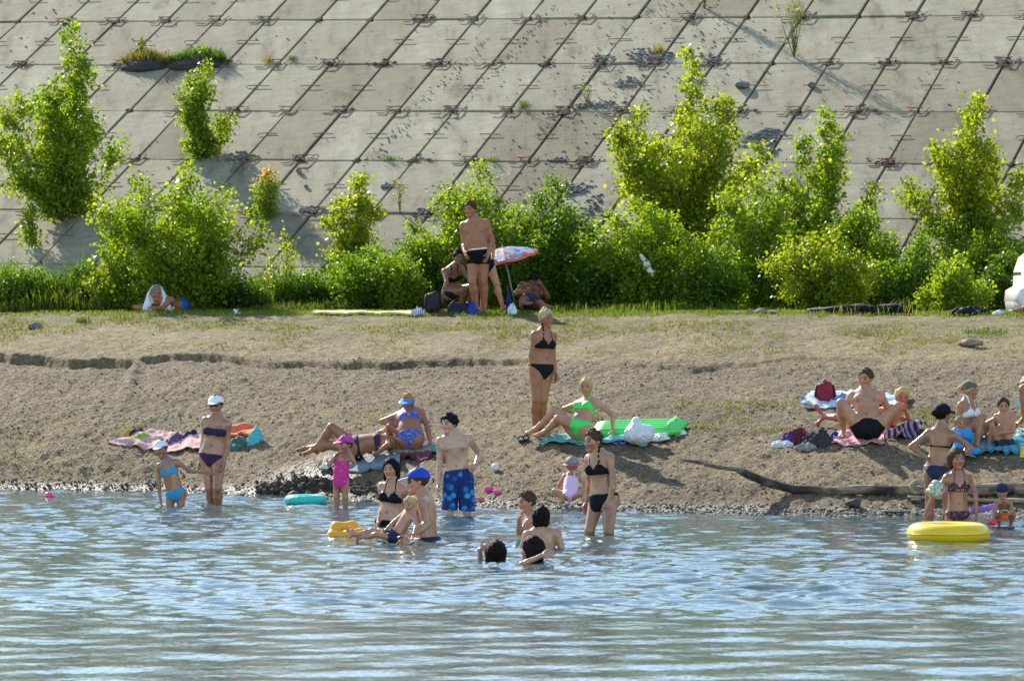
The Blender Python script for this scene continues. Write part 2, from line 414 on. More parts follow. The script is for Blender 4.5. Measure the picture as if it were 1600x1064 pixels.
n, m_ = WX.shape; ids = np.arange(n*m_).reshape(n, m_)
wf = np.stack([ids[:-1, :-1], ids[1:, :-1], ids[1:, 1:], ids[:-1, 1:]], -1).reshape(-1, 4)
water = link('river_water', mesh_data('river_water', np.stack([WX, WY, WZ], -1).reshape(-1, 3), wf, water_material()))
water['kind'] = 'structure'

# ------------------------------------------------------------------ the embankment: concrete slabs laid on the slope
SL, SV = 1.18, 2.39
def concrete_material():
    m, nt, b = nodes('slab_concrete')
    geo = N(nt, 'ShaderNodeNewGeometry'); pos = geo.outputs['Position']; oi = N(nt, 'ShaderNodeObjectInfo')
    tc = N(nt, 'ShaderNodeTexCoord')
    mp = N(nt, 'ShaderNodeMapping'); mp.inputs['Rotation'].default_value = (0, 0, PSI); mp.inputs['Scale'].default_value = (1.6, .35, .5); nt.links.new(pos, mp.inputs[0])
    mp2 = N(nt, 'ShaderNodeMapping'); mp2.inputs['Rotation'].default_value = (0, 0, PSI); mp2.inputs['Scale'].default_value = (.6, 2.2, 2); nt.links.new(pos, mp2.inputs[0])
    base = ramp(nt, oi.outputs['Random'], [(0, (.215, .180, .115)), (.2, (.272, .236, .158)), (.5, (.30, .268, .184)), (.8, (.335, .30, .21)), (1, (.232, .192, .126))])
    s1 = noise_n(nt, 1.5, 6, vec=mp.outputs[0], rough=.65); s2 = noise_n(nt, 3.0, 6, vec=mp2.outputs[0], rough=.65); s3 = noise_n(nt, 26, 4, vec=pos)
    c = mixc(nt, 1, base, ramp(nt, s1, [(.30, (.50, .46, .42)), (.44, (.90, .88, .86)), (.56, (1.0, 1.0, .99)), (.7, (1.2, 1.19, 1.16))]), 'MULTIPLY')
    c = mixc(nt, 1, c, ramp(nt, s2, [(.3, (.80, .79, .78)), (.5, (1, 1, 1)), (.72, (1.12, 1.12, 1.1))]), 'MULTIPLY')
    c = mixc(nt, 1, c, ramp(nt, s3, [(.25, (.82, .82, .82)), (.6, (1.05, 1.05, 1.05))]), 'MULTIPLY')
    v = N(nt, 'ShaderNodeTexVoronoi', Scale=5.5); nt.links.new(pos, v.inputs['Vector'])
    c = mixc(nt, ramp(nt, v.outputs['Distance'], [(.05, (.75, .75, .75)), (.11, (0, 0, 0))]), c, (.16, .14, .12))
    nt.links.new(c, b.inputs['Base Color']); b.inputs['Roughness'].default_value = .9; b.inputs['Specular IOR Level'].default_value = .2
    bump(nt, b, noise_n(nt, 22, 5, vec=pos, rough=.7), .5, .012)
    return m
M_CON = concrete_material()
M_RUST = pm('rusty_bar', (.25, .125, .09), .85, .35, 30, .3)
M_DIRT = pm('joint_dirt', (.11, .085, .065), .95, .45, 25, .8, 60, .02)
embank = thing('embankment', on_plane(800, 330), 'sloping river embankment of grey concrete slabs with rusty bar loops at the joints', 'embankment', kind='structure')
EB = BASE[embank.name]
EM = Matrix((U_, V_, N_)).transposed()
def slab_mesh(seed):
    r = np.random.default_rng(seed); a, b = SL/2-.017-.009*r.random(), SV/2-.009-.008*r.random(); t = .15
    c = [.05+.10*r.random() for _ in range(4)]
    o = []
    for (sx, sy), cc in zip(((1, -1), (1, 1), (-1, 1), (-1, -1)), c):
        p, q = (sx*a, sy*(b-cc)), (sx*(a-cc*.8), sy*b)
        o += [p, q] if sx*sy > 0 else [q, p]
    o = np.array(o)+r.normal(size=(8, 2))*.006
    v = [(*p, -t) for p in o]+[(*p, -.015) for p in o]+[(*(p*(1-.018/np.linalg.norm(p)*1.4)), 0) for p in o]
    f = [tuple(range(16, 24))]
    for k in range(2):
        f += [(k*8+i, k*8+(i+1) % 8, k*8+8+(i+1) % 8, k*8+8+i) for i in range(8)]
    return np.array(v), f
SLABS = [mesh_data('slab', *slab_mesh(s), M_CON, False) for s in range(8)]
def plane_pt(i, j, w=0): return A0+U_*(i*SL)+V_*(j*SV)+N_*w
def pix(p): return (CX+p.x*F/p.y, HZ-(p.z-HC)*F/p.y)
rest = MB()
nslab = 0
for j in range(-4, 8):
    for i in range(-46, 47):
        p = plane_pt(i+.5, j+.5); x, y = pix(p)
        if p.z > CREST+.3: continue
        if -90 < x < 1690 and -75 < y < 475:
            o = link('slab', SLABS[(i*7+j*3) % 8], embank, p-EB+N_*random.uniform(-.012, .012))
            e = EM @ Matrix.Rotation(random.uniform(-.004, .004), 3, 'Z') @ Matrix.Rotation(random.uniform(-.006, .006), 3, 'X') @ Matrix.Rotation(random.uniform(-.009, .009), 3, 'Y')
            if (i+j) % 2: e = e @ Matrix.Rotation(math.pi, 3, 'Z')
            o.rotation_euler = e.to_euler(); nslab += 1
        elif p.y > 55:
            v, f = slab_mesh((i*5+j) % 8); rest.add((np.array(EM) @ v.T).T+np.array(p), f)
o = part('slab', *rest.out(), M_CON, embank, False); o['kind'] = 'stuff'
def to_plane(v): return (np.array(EM) @ np.asarray(v, float).T).T
def loop_mesh(seed, kind):
    r = np.random.default_rng(seed); mb = MB(); rad = .0105
    j = lambda: r.normal()*.018
    if kind == 'corner':
        a, b = .16+j()*.6, .18+j()
        mb.tube([(-a-.19+j(), -b+.02, .015), (-a-.02, -b, .015), (-a+j(), 0, .018), (-a+.02+j(), b, .016), (-a-.13+j(), b+.01, .02)], rad, 5)
        mb.tube([(a-.14+j(), -b, .02), (a+j(), -b-.01, .018), (a+.02, 0, .02), (a+.05+j(), b, .016)]+([(a-.08, b+.01, .02)] if r.random() < .6 else []), rad, 5)
        if r.random() < .9: mb.tube([(-a-.08, b*.85+j(), .02), (a*.6, b*.9+j(), .03)], rad, 5)
        if r.random() < .8: mb.tube([(-a*.5, -b*1.05, .02), (a*.9, -b*1.08+j(), .03)], rad, 5)
    else:
        a = .19+.05*r.random()
        mb.tube([(-a, -.06*(r.random() < .7), .012), (-a+.01, 0, .025), (-.02, .01+j()*.3, .03)], rad, 5)
        mb.tube([(-.02, .005, .028), (a+j(), 0, .02)], rad*.9, 5)
    v, f = mb.out(); return mesh_data(kind+'_loop', to_plane(v), f, M_RUST)
def debris_mesh(seed):
    r = np.random.default_rng(seed); mb = MB()
    for k in range(9):
        s = .04+.09*r.random(); mb.add(*rock((r.normal()*.10, r.normal()*.11, .0+.3*s*r.random()), (s*1.3, s, s*.6), seed*50+k, 1))
    v, f = mb.out(); return mesh_data('joint_debris', to_plane(v), f, M_DIRT, False)
CL = [loop_mesh(s, 'corner') for s in range(7)]; ML = [loop_mesh(60+s, 'edge') for s in range(6)]; DB = [debris_mesh(s) for s in range(6)]
for j in range(-3, 4):
    for i in range(-18, 22):
        p = plane_pt(i, j, .01); x, y = pix(p)
        if -30 < x < 1630 and -20 < y < 385:
            if random.random() < .85: link('corner_loop', CL[random.randrange(7)], embank, p-EB+U_*random.uniform(-.05, .05))
            if random.random() < .72: link('joint_debris', DB[random.randrange(6)], embank, p-EB, ).scale = [random.uniform(.5, 1.1)]*3
        p = plane_pt(i, j+.5, .01); x, y = pix(p)
        if -30 < x < 1630 and -20 < y < 385 and random.random() < .9: link('edge_loop', ML[random.randrange(6)], embank, p-EB+U_*random.uniform(-.04, .04))

# loose stones and heaps of rubble lying on the slabs
M_RUB = pm('rubble_stone', (.145, .145, .15), .9, .55, 12, .5, 50, .01)
M_RUB2 = pm('brown_rubble', (.22, .175, .135), .95, .45, 14, .5, 50, .01)
def rubble(px, py, w, h, label, n=70, seed=0, size=.07, tall=.5, m=None):
    r = np.random.default_rng(seed+int(px)); c = on_plane(px, py); s = F/c.y; mb = MB()
    sw = w/s/2; sv = h/s/2/.46
    for k in range(n):
        a = r.random()*6.283; q = r.random()**.6
        q *= .35+1.3*float(fbm(math.cos(a)*1.3+px, math.sin(a)*1.3, 5, 2)); q2 = U_*(math.cos(a)*q*sw)+V_*(math.sin(a)*q*sv); d = size*(.4+1.0*r.random()**1.5)
        mb.add(*rock(c+q2+N_*(d*.2+tall*.25*(1-q)*min(sw, sv)*r.random()), (d*1.25, d, d*.8), int(px)*100+k, 1))
    o = obj('rubble_pile', *mb.out(), m or M_RUB, loc=c, smooth=False)
    return tagit(o, label, 'rubble', 'heaps of dark rubble on the slope', 'stuff')
for px, py, w, h, n, lab in (
    (897, 299, 50, 22, 120, 'dark stone heap on the slope left of the tallest poplar'),
    (1012, 90, 74, 26, 150, 'long dark rubble heap above the tallest poplar'),
    (1108, 96, 44, 20, 70, 'rubble streak on the slope right of the tallest poplar top'),
    (1083, 127, 34, 10, 30, 'small rubble streak just right of the tallest poplar top'),
    (1190, 217, 56, 32, 150, 'dark grey rubble heap at the right flank of the tallest poplar'),
    (1300, 236, 36, 30, 120, 'rounded dark rubble mound behind the spire shaped sapling'),
    (605, 292, 24, 10, 30, 'small rubble patch on the slope above the thin weed'),
    (580, 331, 40, 16, 50, 'rubble strip on the joint behind the young shrub'),
    (670, 331, 36, 16, 60, 'rubble patch on a slab joint left of the standing man'),
    (922, 330, 28, 46, 60, 'rubble trickle beside the big round bush'),
    (942, 92, 34, 12, 40, 'rubble patch on the joint left of the long heap'),
    (935, 165, 84, 12, 80, 'thin line of rubble along the joint below the long heap'),
    (985, 128, 50, 22, 50, 'loose rubble scattered below the long dark heap'),
    (875, 250, 34, 6, 24, 'short row of stones on the joint above the stone heap'),
    (484, 330, 30, 14, 40, 'broken rubble with scraps at the joint by the orange tipped shrub'),
    (1203, 243, 20, 20, 40, 'small rubble spill under the grey heap'),
    (375, 247, 60, 14, 50, 'rubble and dead twigs at the foot of the small poplar')):
    rubble(px, py, w*1.15, h*1.15, lab, int(n*1.35), size=.058)
def stone(px, py, w, h, label, m=None, seed=1, plane=True, cat='stone', grp=None, tilt=0):
    c = on_plane(px, py) if plane else hit(px, py); s = F/c.y
    v, f = rock(c+Vector((0, 0, h/s*.3)), (w/s, w/s*.75, h/s), seed+int(px), 2, .5)
    return tagit(obj('stone', v, f, m or M_RUB, loc=c, smooth=False), label, cat, grp)
stone(1160, 138, 26, 16, 'flat grey broken slab piece lying across a joint high on the slope')
stone(1269, 136, 15, 10, 'small dark stone on the slope left of the long plant shadow')
stone(467, 270, 11, 9, 'brown clod on the slab above the orange tipped shrub', M_RUB2)
stone(478, 293, 8, 6, 'smaller brown clod on the slab above the orange tipped shrub', M_RUB2)
# scattered grit on the slabs
mb = MB(); r = np.random.default_rng(77)
for k in range(900):
    if k < 560: px, py = r.normal(985, 90), r.random()*330
    else: px, py = r.random()*1600, r.random()*330
    if k < 560: px -= (py-150)*.55
    if not 0 < px < 1600: continue
    d = .018+.03*r.random()**2
    mb.add(*rock(on_plane(px, py)+N_*d*.2, (d*1.5, d*1.2, d*.8), k, 1))
for k in range(420):                                             # trails of grit washed down the slope
    t = r.random(); x0 = (870, 1030, 760)[k % 3]; y0 = (10, 5, 60)[k % 3]
    px = x0-t*200*.95+r.normal()*7; py = y0+t*200
    d = .016+.022*r.random()
    mb.add(*rock(on_plane(px, py)+N_*d*.2, (d*1.5, d*1.2, d*.8), k+2000, 1))
o = obj('slope_grit', *mb.out(), M_RUB, smooth=False, loc=on_plane(900, 300)); tagit(o, 'scattered dark grit strewn over the concrete slabs', 'grit', kind='stuff')

# ------------------------------------------------------------------ gravel and clods on the beach
def strew(n, f, smin, smax, seed, mat, name, label, flat=.7, cmul=1.0):
    r = np.random.default_rng(seed); P = []
    while len(P) < n:
        px = r.random(4000)*1680-40; Y = 50.5+18*r.random(4000); X = (px-CX)*Y/F; yq = Y+TP*X
        k = r.random(4000) < f(X, Y, yq); P += list(zip(X[k], Y[k]))
    P = np.array(P[:n]); z = ground_z(P[:, 0], P[:, 1], True)
    bv, bf = ico(1); sel = None
    bv = np.array([(0, 0, 1), (.9, .1, .1), (.1, .9, -.05), (-.85, .2, .1), (-.1, -.9, .05), (0, 0, -.7)]); bf = np.array([(0, 1, 2), (0, 2, 3), (0, 3, 4), (0, 4, 1), (5, 2, 1), (5, 3, 2), (5, 4, 3), (5, 1, 4)])
    s = smin+(smax-smin)*r.random(n)**2.5; an = r.random(n)*6.283
    jit = 1+r.normal(size=(n, 6, 3))*.18
    v = bv[None]*jit*s[:, None, None]*np.array([1.25, 1, flat])
    ca, sa = np.cos(an)[:, None], np.sin(an)[:, None]
    v = np.stack([v[..., 0]*ca-v[..., 1]*sa, v[..., 0]*sa+v[..., 1]*ca, v[..., 2]], -1)
    v += np.stack([P[:, 0], P[:, 1], z+s*.12], -1)[:, None]
    fc = (bf[None]+6*np.arange(n)[:, None, None]).reshape(-1, 3)
    g = r.random(n); tone = .07+.30*g**1.8; tint = np.stack([tone*1.06, tone*(.94+.05*r.random(n)), tone*(.80+.12*r.random(n))], -1)*cmul
    o = link(name, mesh_data(name, v.reshape(-1, 3), fc, mat, False, np.repeat(tint, 6, 0))); tagit(o, label, 'gravel', kind='stuff')
m, nt, b = nodes('gravel'); at = N(nt, 'ShaderNodeAttribute', attribute_name='Col'); nt.links.new(at.outputs['Color'], b.inputs['Base Color']); b.inputs['Roughness'].default_value = .8
M_GRAVEL = m
def dens(X, Y, yq):
    s = 53+np.interp(X, SH[:, 0], SH[:, 1])
    return np.where(yq < s-.1, 0, np.where(yq < s+1.2, 1.0, np.where(yq < 61.8, .30+.45*fbm(X*.6, Y*.6, 70), np.where(yq < 66, .035, 0))))
strew(14000, dens, .007, .024, 12, M_GRAVEL, 'beach_gravel', 'grey brown gravel strewn over the lower beach')
def dens2(X, Y, yq):
    s = 53+np.interp(X, SH[:, 0], SH[:, 1]); return np.where((yq > s-.25) & (yq < s+.35), 1.0, 0)
strew(3600, dens2, .009, .036, 13, M_GRAVEL, 'shore_pebbles', 'pebbles washed along the edge of the water', .6, 1.25)
stone(55, 514, 26, 14, 'grey flat stone on the upper bank at the far left', plane=False)
stone(1333, 792, 26, 17, 'dark rock on the gravel in front of the driftwood log', pm('dark_rock', (.07, .065, .06), .8, .4, 20, .5), plane=False)
stone(480, 779, 16, 14, 'grey stone standing on the rim of the dug pit', plane=False)
stone(505, 783, 24, 12, 'pale wet stone between the teal ring and the pink girl', plane=False)
stone(458, 776, 22, 12, 'dark wet stone behind the teal ring', pm('dark_rock', (.07, .065, .06)), plane=False)
stone(575, 786, 26, 10, 'low wet stone right of the girl in pink', plane=False)
stone(1352, 695, 13, 8, 'small grey stone between the feet of the seated man', plane=False)
stone(1304, 732, 9, 8, 'small brown stone above the middle of the driftwood log', M_RUB2, plane=False)
# ------------------------------------------------------------------ plants
def leaf_material(name, trans=.45):
    m, nt, b = nodes(name); nt.nodes.remove(b)
    at = N(nt, 'ShaderNodeAttribute', attribute_name='Col')
    out = nt.nodes['Material Output']
    d = N(nt, 'ShaderNodeBsdfPrincipled'); d.inputs['Roughness'].default_value = .42 if trans > .45 else .7; d.inputs['Specular IOR Level'].default_value = .2 if trans > .45 else .1
    t = N(nt, 'ShaderNodeBsdfTranslucent'); mx = N(nt, 'ShaderNodeMixShader'); mx.inputs[0].default_value = trans
    nt.links.new(at.outputs['Color'], d.inputs['Base Color'])
    nt.links.new(mixc(nt, 1, at.outputs['Color'], (2.2, 2.1, .5), 'MULTIPLY'), t.inputs['Color'])
    nt.links.new(d.outputs[0], mx.inputs[1]); nt.links.new(t.outputs[0], mx.inputs[2]); nt.links.new(mx.outputs[0], out.inputs[0])
    return m
M_LEAF = leaf_material('leaf', .5); M_GRASS = leaf_material('grass_blade', .4)
M_BARK = pm('young_bark', (.16, .13, .09), .9, .3, 20, .4)
def leaves_mesh(P, D, size, r, cols, aspect=.85, fold=.25):
    """P centres, D preferred outward directions; each leaf a folded diamond"""
    n = len(P); s = size*.92*(.55+.9*r.random(n))
    nrm = D*.5+r.normal(size=(n, 3))*.75; nrm[:, 2] += .15; nrm /= np.linalg.norm(nrm, axis=1)[:, None]
    a = r.normal(size=(n, 3)); a[:, 2] -= .5; a -= nrm*(a*nrm).sum(1)[:, None]; a /= np.linalg.norm(a, axis=1)[:, None]
    b = np.cross(nrm, a)
    S = s[:, None]
    base = P; tip = P+a*S; l = P+a*S*.42+b*S*.5*aspect+nrm*S*fold*.4; rr = P+a*S*.42-b*S*.5*aspect+nrm*S*fold*.4
    v = np.stack([base, l, tip, rr], 1).reshape(-1, 3); k = 4*np.arange(n)[:, None]
    return v, k+np.array([[0, 1, 2, 3]]), np.repeat(cols, 4, 0)
def leaf_colors(n, r, tone):
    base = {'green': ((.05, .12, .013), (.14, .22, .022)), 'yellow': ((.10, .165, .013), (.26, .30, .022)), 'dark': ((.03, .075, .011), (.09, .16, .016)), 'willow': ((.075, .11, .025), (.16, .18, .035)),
            'lime': ((.075, .145, .013), (.22, .285, .02))}[tone]
    t = r.random(n)[:, None]; c = np.array(base[0])*(1-t)+np.array(base[1])*t
    y = r.random(n) < .012; c[y] = (.30, .26, .02)
    return c
def shrub(name, label, cat, base, height, width, kind='bush', tone='green', nleaf=5000, size=.06, seed=1, stems=None, lean=(0, 0), group=None, aspect=.85, tip=None, low=.0, depth=.8):
    r = np.random.default_rng(seed); base = Vector(base); wood = MB(); P = []; D = []
    ns = stems or {'bush': 9, 'poplar': 5, 'sapling': 2, 'willow': 8}[kind]
    twigs = []
    for s in range(ns):
        a = 6.283*(s+.5*r.random())/ns; q = (.25+.75*r.random())*width*.5*(1.12 if kind == 'bush' else 1)
        if kind == 'poplar': q = (.30+.70*r.random())*width*.5*1.08
        if kind == 'willow': q = (.3+.9*r.random())*width*.5
        h = height*(1-.30*r.random()) if s else height
        if kind == 'bush': h = height*(.70+.30*r.random())*(1-.28*(q/(width*.5))**2) if s else height
        if kind == 'poplar': h = height*(1.0 if s == 0 else min(.90, (1.12-.62*q/(width*.5))*(.72+.35*r.random())))
        if s == 0: q *= .15
        top = base+Vector((math.cos(a)*q+lean[0]*h, math.sin(a)*q*depth+lean[1]*h, h)); mid = base.lerp(top, .45)+Vector((math.cos(a)*q*.18, math.sin(a)*q*.18, 0))
        pts = []
        for k in range(9):
            t = k/8; p = base*(1-t)**2+mid*2*t*(1-t)+top*t*t
            pts.append(p+Vector(r.normal(size=3))*.02*height*.4*t)
        r0 = .010+.012*height*.4*(1 if s == 0 else .7)
        wood.tube(pts, [r0*(1-.85*k/8) for k in range(9)], 5)
        nb = int({'bush': 15, 'poplar': 17, 'sapling': 16, 'willow': 4}[kind]*(h/height))
        for k in range(nb):
            t = (.03+low)+(.97-low)*(k+r.random())/nb; i = min(int(t*8), 7); p = pts[i].lerp(pts[i+1], t*8-i)
            an = r.random()*6.283
            if kind == 'poplar': L = width*.21*(1.15-.75*t)*(.45+.75*r.random()); up = .55
            elif kind == 'sapling': L = width*.5*(1.0-t*.8)*(.5+.5*r.random()); up = .8
            elif kind == 'willow': L = width*.22*(.5+r.random()); up = 1.6
            else: L = width*.32*(1-.45*t)*(.5+.7*r.random()); up = .5
            d = Vector((math.cos(an), math.sin(an)*depth, up+.3*r.normal())).normalized(); e = p+d*L
            m_ = p.lerp(e, .5)+Vector((0, 0, -.06*L))
            wood.tube([p, m_, e], [.006, .0045, .002], 3, False); twigs.append((p, m_, e, L))
        twigs.append((pts[5], pts[7], pts[8], height*.2))
    tot = sum(w[3] for w in twigs)
    for p, m_, e, L in twigs:
        n = max(3, int((2.5 if kind == 'poplar' else 2.45)*nleaf*L/tot)); t = r.random(n)**.75; t = .12+.88*t
        q = np.array(p)[None]*((1-t)**2)[:, None]+2*np.array(m_)[None]*(t*(1-t))[:, None]+np.array(e)[None]*(t**2)[:, None]
        sp = r.normal(size=(n, 3)); q = q+sp*(.05+.095*min(L, 1.0))
        P.append(q); D.append(sp*.6+np.array((e-p).normalized())[None]*.3)
    P = np.concatenate(P); D = np.concatenate(D); D /= np.linalg.norm(D, axis=1)[:, None]
    keep = P[:, 2] > base.z-.02; P = P[keep]; D = D[keep]
    cols = leaf_colors(len(P), r, tone)
    if tip: k = P[:, 2] > base.z+height*.8; cols[k] = np.where(r.random(k.sum())[:, None] < .5, np.array(tip), cols[k])
    o = thing(name, base, label, cat, group)
    part('trunk', *wood.out(), M_BARK, o)
    v, f, c = leaves_mesh(P, D, size, r, cols, aspect)
    part('crown', v, f, M_LEAF, o, False, c)
    return o
def base_at(px, py, Y=None):
    if Y is None: p = on_plane(px, py)
    else: p = W(px, py, Y); p.z = float(ground_z(p.x, p.y))
    return p
def px2m(p, n): return n*p.y/F
def grow(name, label, cat, px, base_y, top_y, w, Y=None, **kw):
    p = base_at(px, base_y, Y); zt = HC-(top_y-HZ)*p.y/F
    return shrub(name, label, cat, p, zt-p.z, px2m(p, w), **kw)
G1 = 'young poplars on the slope'; G2 = 'bushes along the foot of the slope'
grow('poplar_tree', 'large young poplar at the far left of the slope, with a tall spire', 'tree', 97, 345, 45, 225, kind='poplar', tone='lime', nleaf=7600, size=.074, seed=3, stems=15, group=G1)
grow('poplar_tree', 'small poplar growing from a joint below the grassy mound', 'tree', 314, 248, 103, 118, kind='poplar', tone='lime', nleaf=2300, size=.07, seed=5, stems=8, group=G1)
grow('poplar_tree', 'tallest and widest young poplar, right of the centre of the slope', 'tree', 1068, 400, 92, 300, kind='poplar', tone='yellow', nleaf=9800, size=.078, seed=8, stems=18, group=G1)
grow('poplar_tree', 'slim sapling with one narrow spire in front of the rubble mound', 'tree', 1283, 410, 175, 175, kind='poplar', tone='lime', nleaf=4200, size=.07, seed=11, stems=10, group=G1)
grow('poplar_tree', 'spreading young poplar at the right edge of the picture', 'tree', 1512, 415, 150, 225, kind='poplar', tone='yellow', nleaf=6400, size=.072, seed=14, stems=13, group=G1)
grow('poplar_tree', 'tiny sapling at the left edge beneath the large poplar', 'tree', 50, 388, 318, 52, kind='sapling', tone='lime', nleaf=260, size=.07, seed=17, stems=3, group=G1)
grow('bush', 'broad leafy bush behind the man lying under a towel', 'bush', 278, 480, 268, 265, Y=71.6, kind='bush', tone='lime', nleaf=9500, size=.07, seed=20, stems=14, group=G2)
grow('bush', 'small shrub with orange tip leaves on the lower left slope', 'bush', 418, 343, 263, 58, kind='bush', tone='yellow', nleaf=900, size=.05, seed=22, group=G2, tip=(.45, .16, .02))
grow('bush', 'airy young shrub on the slope left of the standing man', 'bush', 556, 420, 275, 100, kind='bush', tone='yellow', nleaf=1900, size=.07, seed=24, stems=6, group=G2)
grow('bush', 'green bush directly behind the standing man', 'bush', 745, 484, 266, 175, Y=71.4, kind='bush', tone='lime', nleaf=7800, size=.06, seed=26, stems=12, group=G2)
grow('bush', 'dense dark bush behind the umbrella', 'bush', 862, 484, 288, 150, Y=71.0, kind='bush', tone='green', nleaf=8800, size=.058, seed=28, stems=12, group=G2)
grow('bush', 'rounded bush carrying a white plastic bag', 'bush', 1010, 486, 330, 200, Y=69.8, kind='bush', tone='lime', nleaf=9000, size=.058, seed=30, stems=13, group=G2)
grow('bush', 'tall loose bush between the bag bush and the slim sapling', 'bush', 1185, 484, 268, 160, Y=70.6, kind='bush', tone='lime', nleaf=5600, size=.062, seed=32, stems=10, group=G2)
grow('bush', 'yellowish low bush behind the black tarpaulin roll', 'bush', 1288, 487, 372, 190, Y=68.6, kind='bush', tone='yellow', nleaf=7000, size=.056, seed=34, stems=13, group=G2)
grow('bush', 'leafy bush under the slim sapling', 'bush', 1345, 470, 330, 140, Y=71.0, kind='bush', tone='lime', nleaf=4200, size=.06, seed=36, stems=9, group=G2)
grow('bush', 'low rounded bush beside the white car', 'bush', 1495, 487, 408, 110, Y=67.4, kind='bush', tone='lime', nleaf=4000, size=.055, seed=38, group=G2)
grow('bush', 'low green bush left of the crouching woman', 'bush', 575, 484, 392, 150, Y=71.5, kind='bush', tone='green', nleaf=5200, size=.055, seed=40, stems=11, group=G2)
grow('bush', 'yellow green weeds at the left foot of the broad leafy bush', 'bush', 175, 482, 408, 90, Y=71.6, kind='bush', tone='yellow', nleaf=2800, size=.045, seed=42, group=G2)
grow('bush', 'loose weedy bush between broad bush and airy shrub', 'bush', 446, 440, 362, 66, Y=72.4, kind='bush', tone='yellow', nleaf=520, size=.05, seed=43, stems=5, group=G2)
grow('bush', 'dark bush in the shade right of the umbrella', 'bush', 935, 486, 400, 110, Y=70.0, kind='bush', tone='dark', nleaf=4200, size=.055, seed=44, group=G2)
grow('bush', 'small bush low between the bag bush and the tarpaulin', 'bush', 1120, 486, 392, 120, Y=69.4, kind='bush', tone='green', nleaf=3800, size=.055, seed=45, group=G2)
grow('bush', 'dark bush behind the white car', 'bush', 1575, 486, 395, 110, Y=69.3, kind='bush', tone='dark', nleaf=3600, size=.055, seed=46, group=G2)
grow('bush', 'mid green bush filling the gap behind the crouching woman', 'bush', 668, 484, 372, 120, Y=71.8, kind='bush', tone='green', nleaf=4600, size=.055, seed=47, stems=10, group=G2)
grow('bush', 'bush of mid height left of the low rounded bush by the car', 'bush', 1425, 487, 372, 120, Y=69.4, kind='bush', tone='green', nleaf=4600, size=.055, seed=61, stems=10, group=G2)
grow('bush', 'bush behind the car rising towards the poplar at the right edge', 'bush', 1560, 480, 350, 130, Y=71.2, kind='bush', tone='lime', nleaf=4800, size=.058, seed=62, stems=10, group=G2)
grow('bush', 'small bush low behind the bank between the airy shrub and the crouching woman', 'bush', 632, 484, 408, 90, Y=70.8, kind='bush', tone='lime', nleaf=2600, size=.05, seed=63, stems=8, group=G2)
for px, top, w, Y, tone, lab in ((30, 420, 110, 72.0, 'green', 'low thicket of weeds at the left edge of the bank'), (115, 415, 110, 72.3, 'dark', 'dark low thicket left of the man under the towel'), (365, 432, 110, 71.9, 'dark', 'dark low thicket right of the broad leafy bush'),
        (478, 430, 110, 72.2, 'green', 'green low thicket left of the airy young shrub'), (805, 380, 120, 71.6, 'green', 'thicket low behind the umbrella'), (1245, 360, 130, 71.2, 'lime', 'thicket behind the yellowish low bush'), (1375, 375, 110, 70.2, 'lime', 'thicket behind the right end of the tarpaulin roll'), (1470, 350, 130, 71.6, 'green', 'thicket under the poplar at the right edge')):
    grow('bush', lab, 'bush', px, 486, top, w, Y=Y, kind='bush', tone=tone, nleaf=2600, size=.052, seed=int(px), stems=11, group=G2)
grow('willow_shoot', 'thin upright willow shoots high on the slope casting a long shadow', 'plant', 1241, 90, -2, 50, kind='willow', tone='willow', nleaf=200, size=.06, seed=50, aspect=.35)
grow('willow_shoot', 'dry yellow tuft at the top edge of the slope', 'plant', 1100, 14, -60, 26, kind='willow', tone='willow', nleaf=200, size=.07, seed=51, aspect=.3)
grow('weed', 'thin single weed on the slope left of the standing man', 'plant', 625, 333, 286, 12, kind='willow', tone='willow', nleaf=60, size=.06, seed=52, stems=3, aspect=.35)
grow('weed', 'wispy weed rising from the rubble line left of the tallest poplar', 'plant', 918, 164, 132, 26, kind='willow', tone='willow', nleaf=70, size=.055, seed=53, stems=5, aspect=.3)
grow('weed', 'pale weed standing left of the grassy mound', 'plant', 222, 92, 62, 20, kind='sapling', tone='willow', nleaf=70, size=.06, seed=54, stems=3)
grow('weed', 'bright green weed at the right end of the grassy mound', 'plant', 318, 90, 72, 14, kind='sapling', tone='yellow', nleaf=40, size=.07, seed=55, stems=2)
grow('weed', 'weedy shoots beside the right flank of the tallest poplar', 'plant', 1128, 195, 165, 40, kind='willow', tone='willow', nleaf=110, size=.05, seed=56, stems=7, aspect=.4)

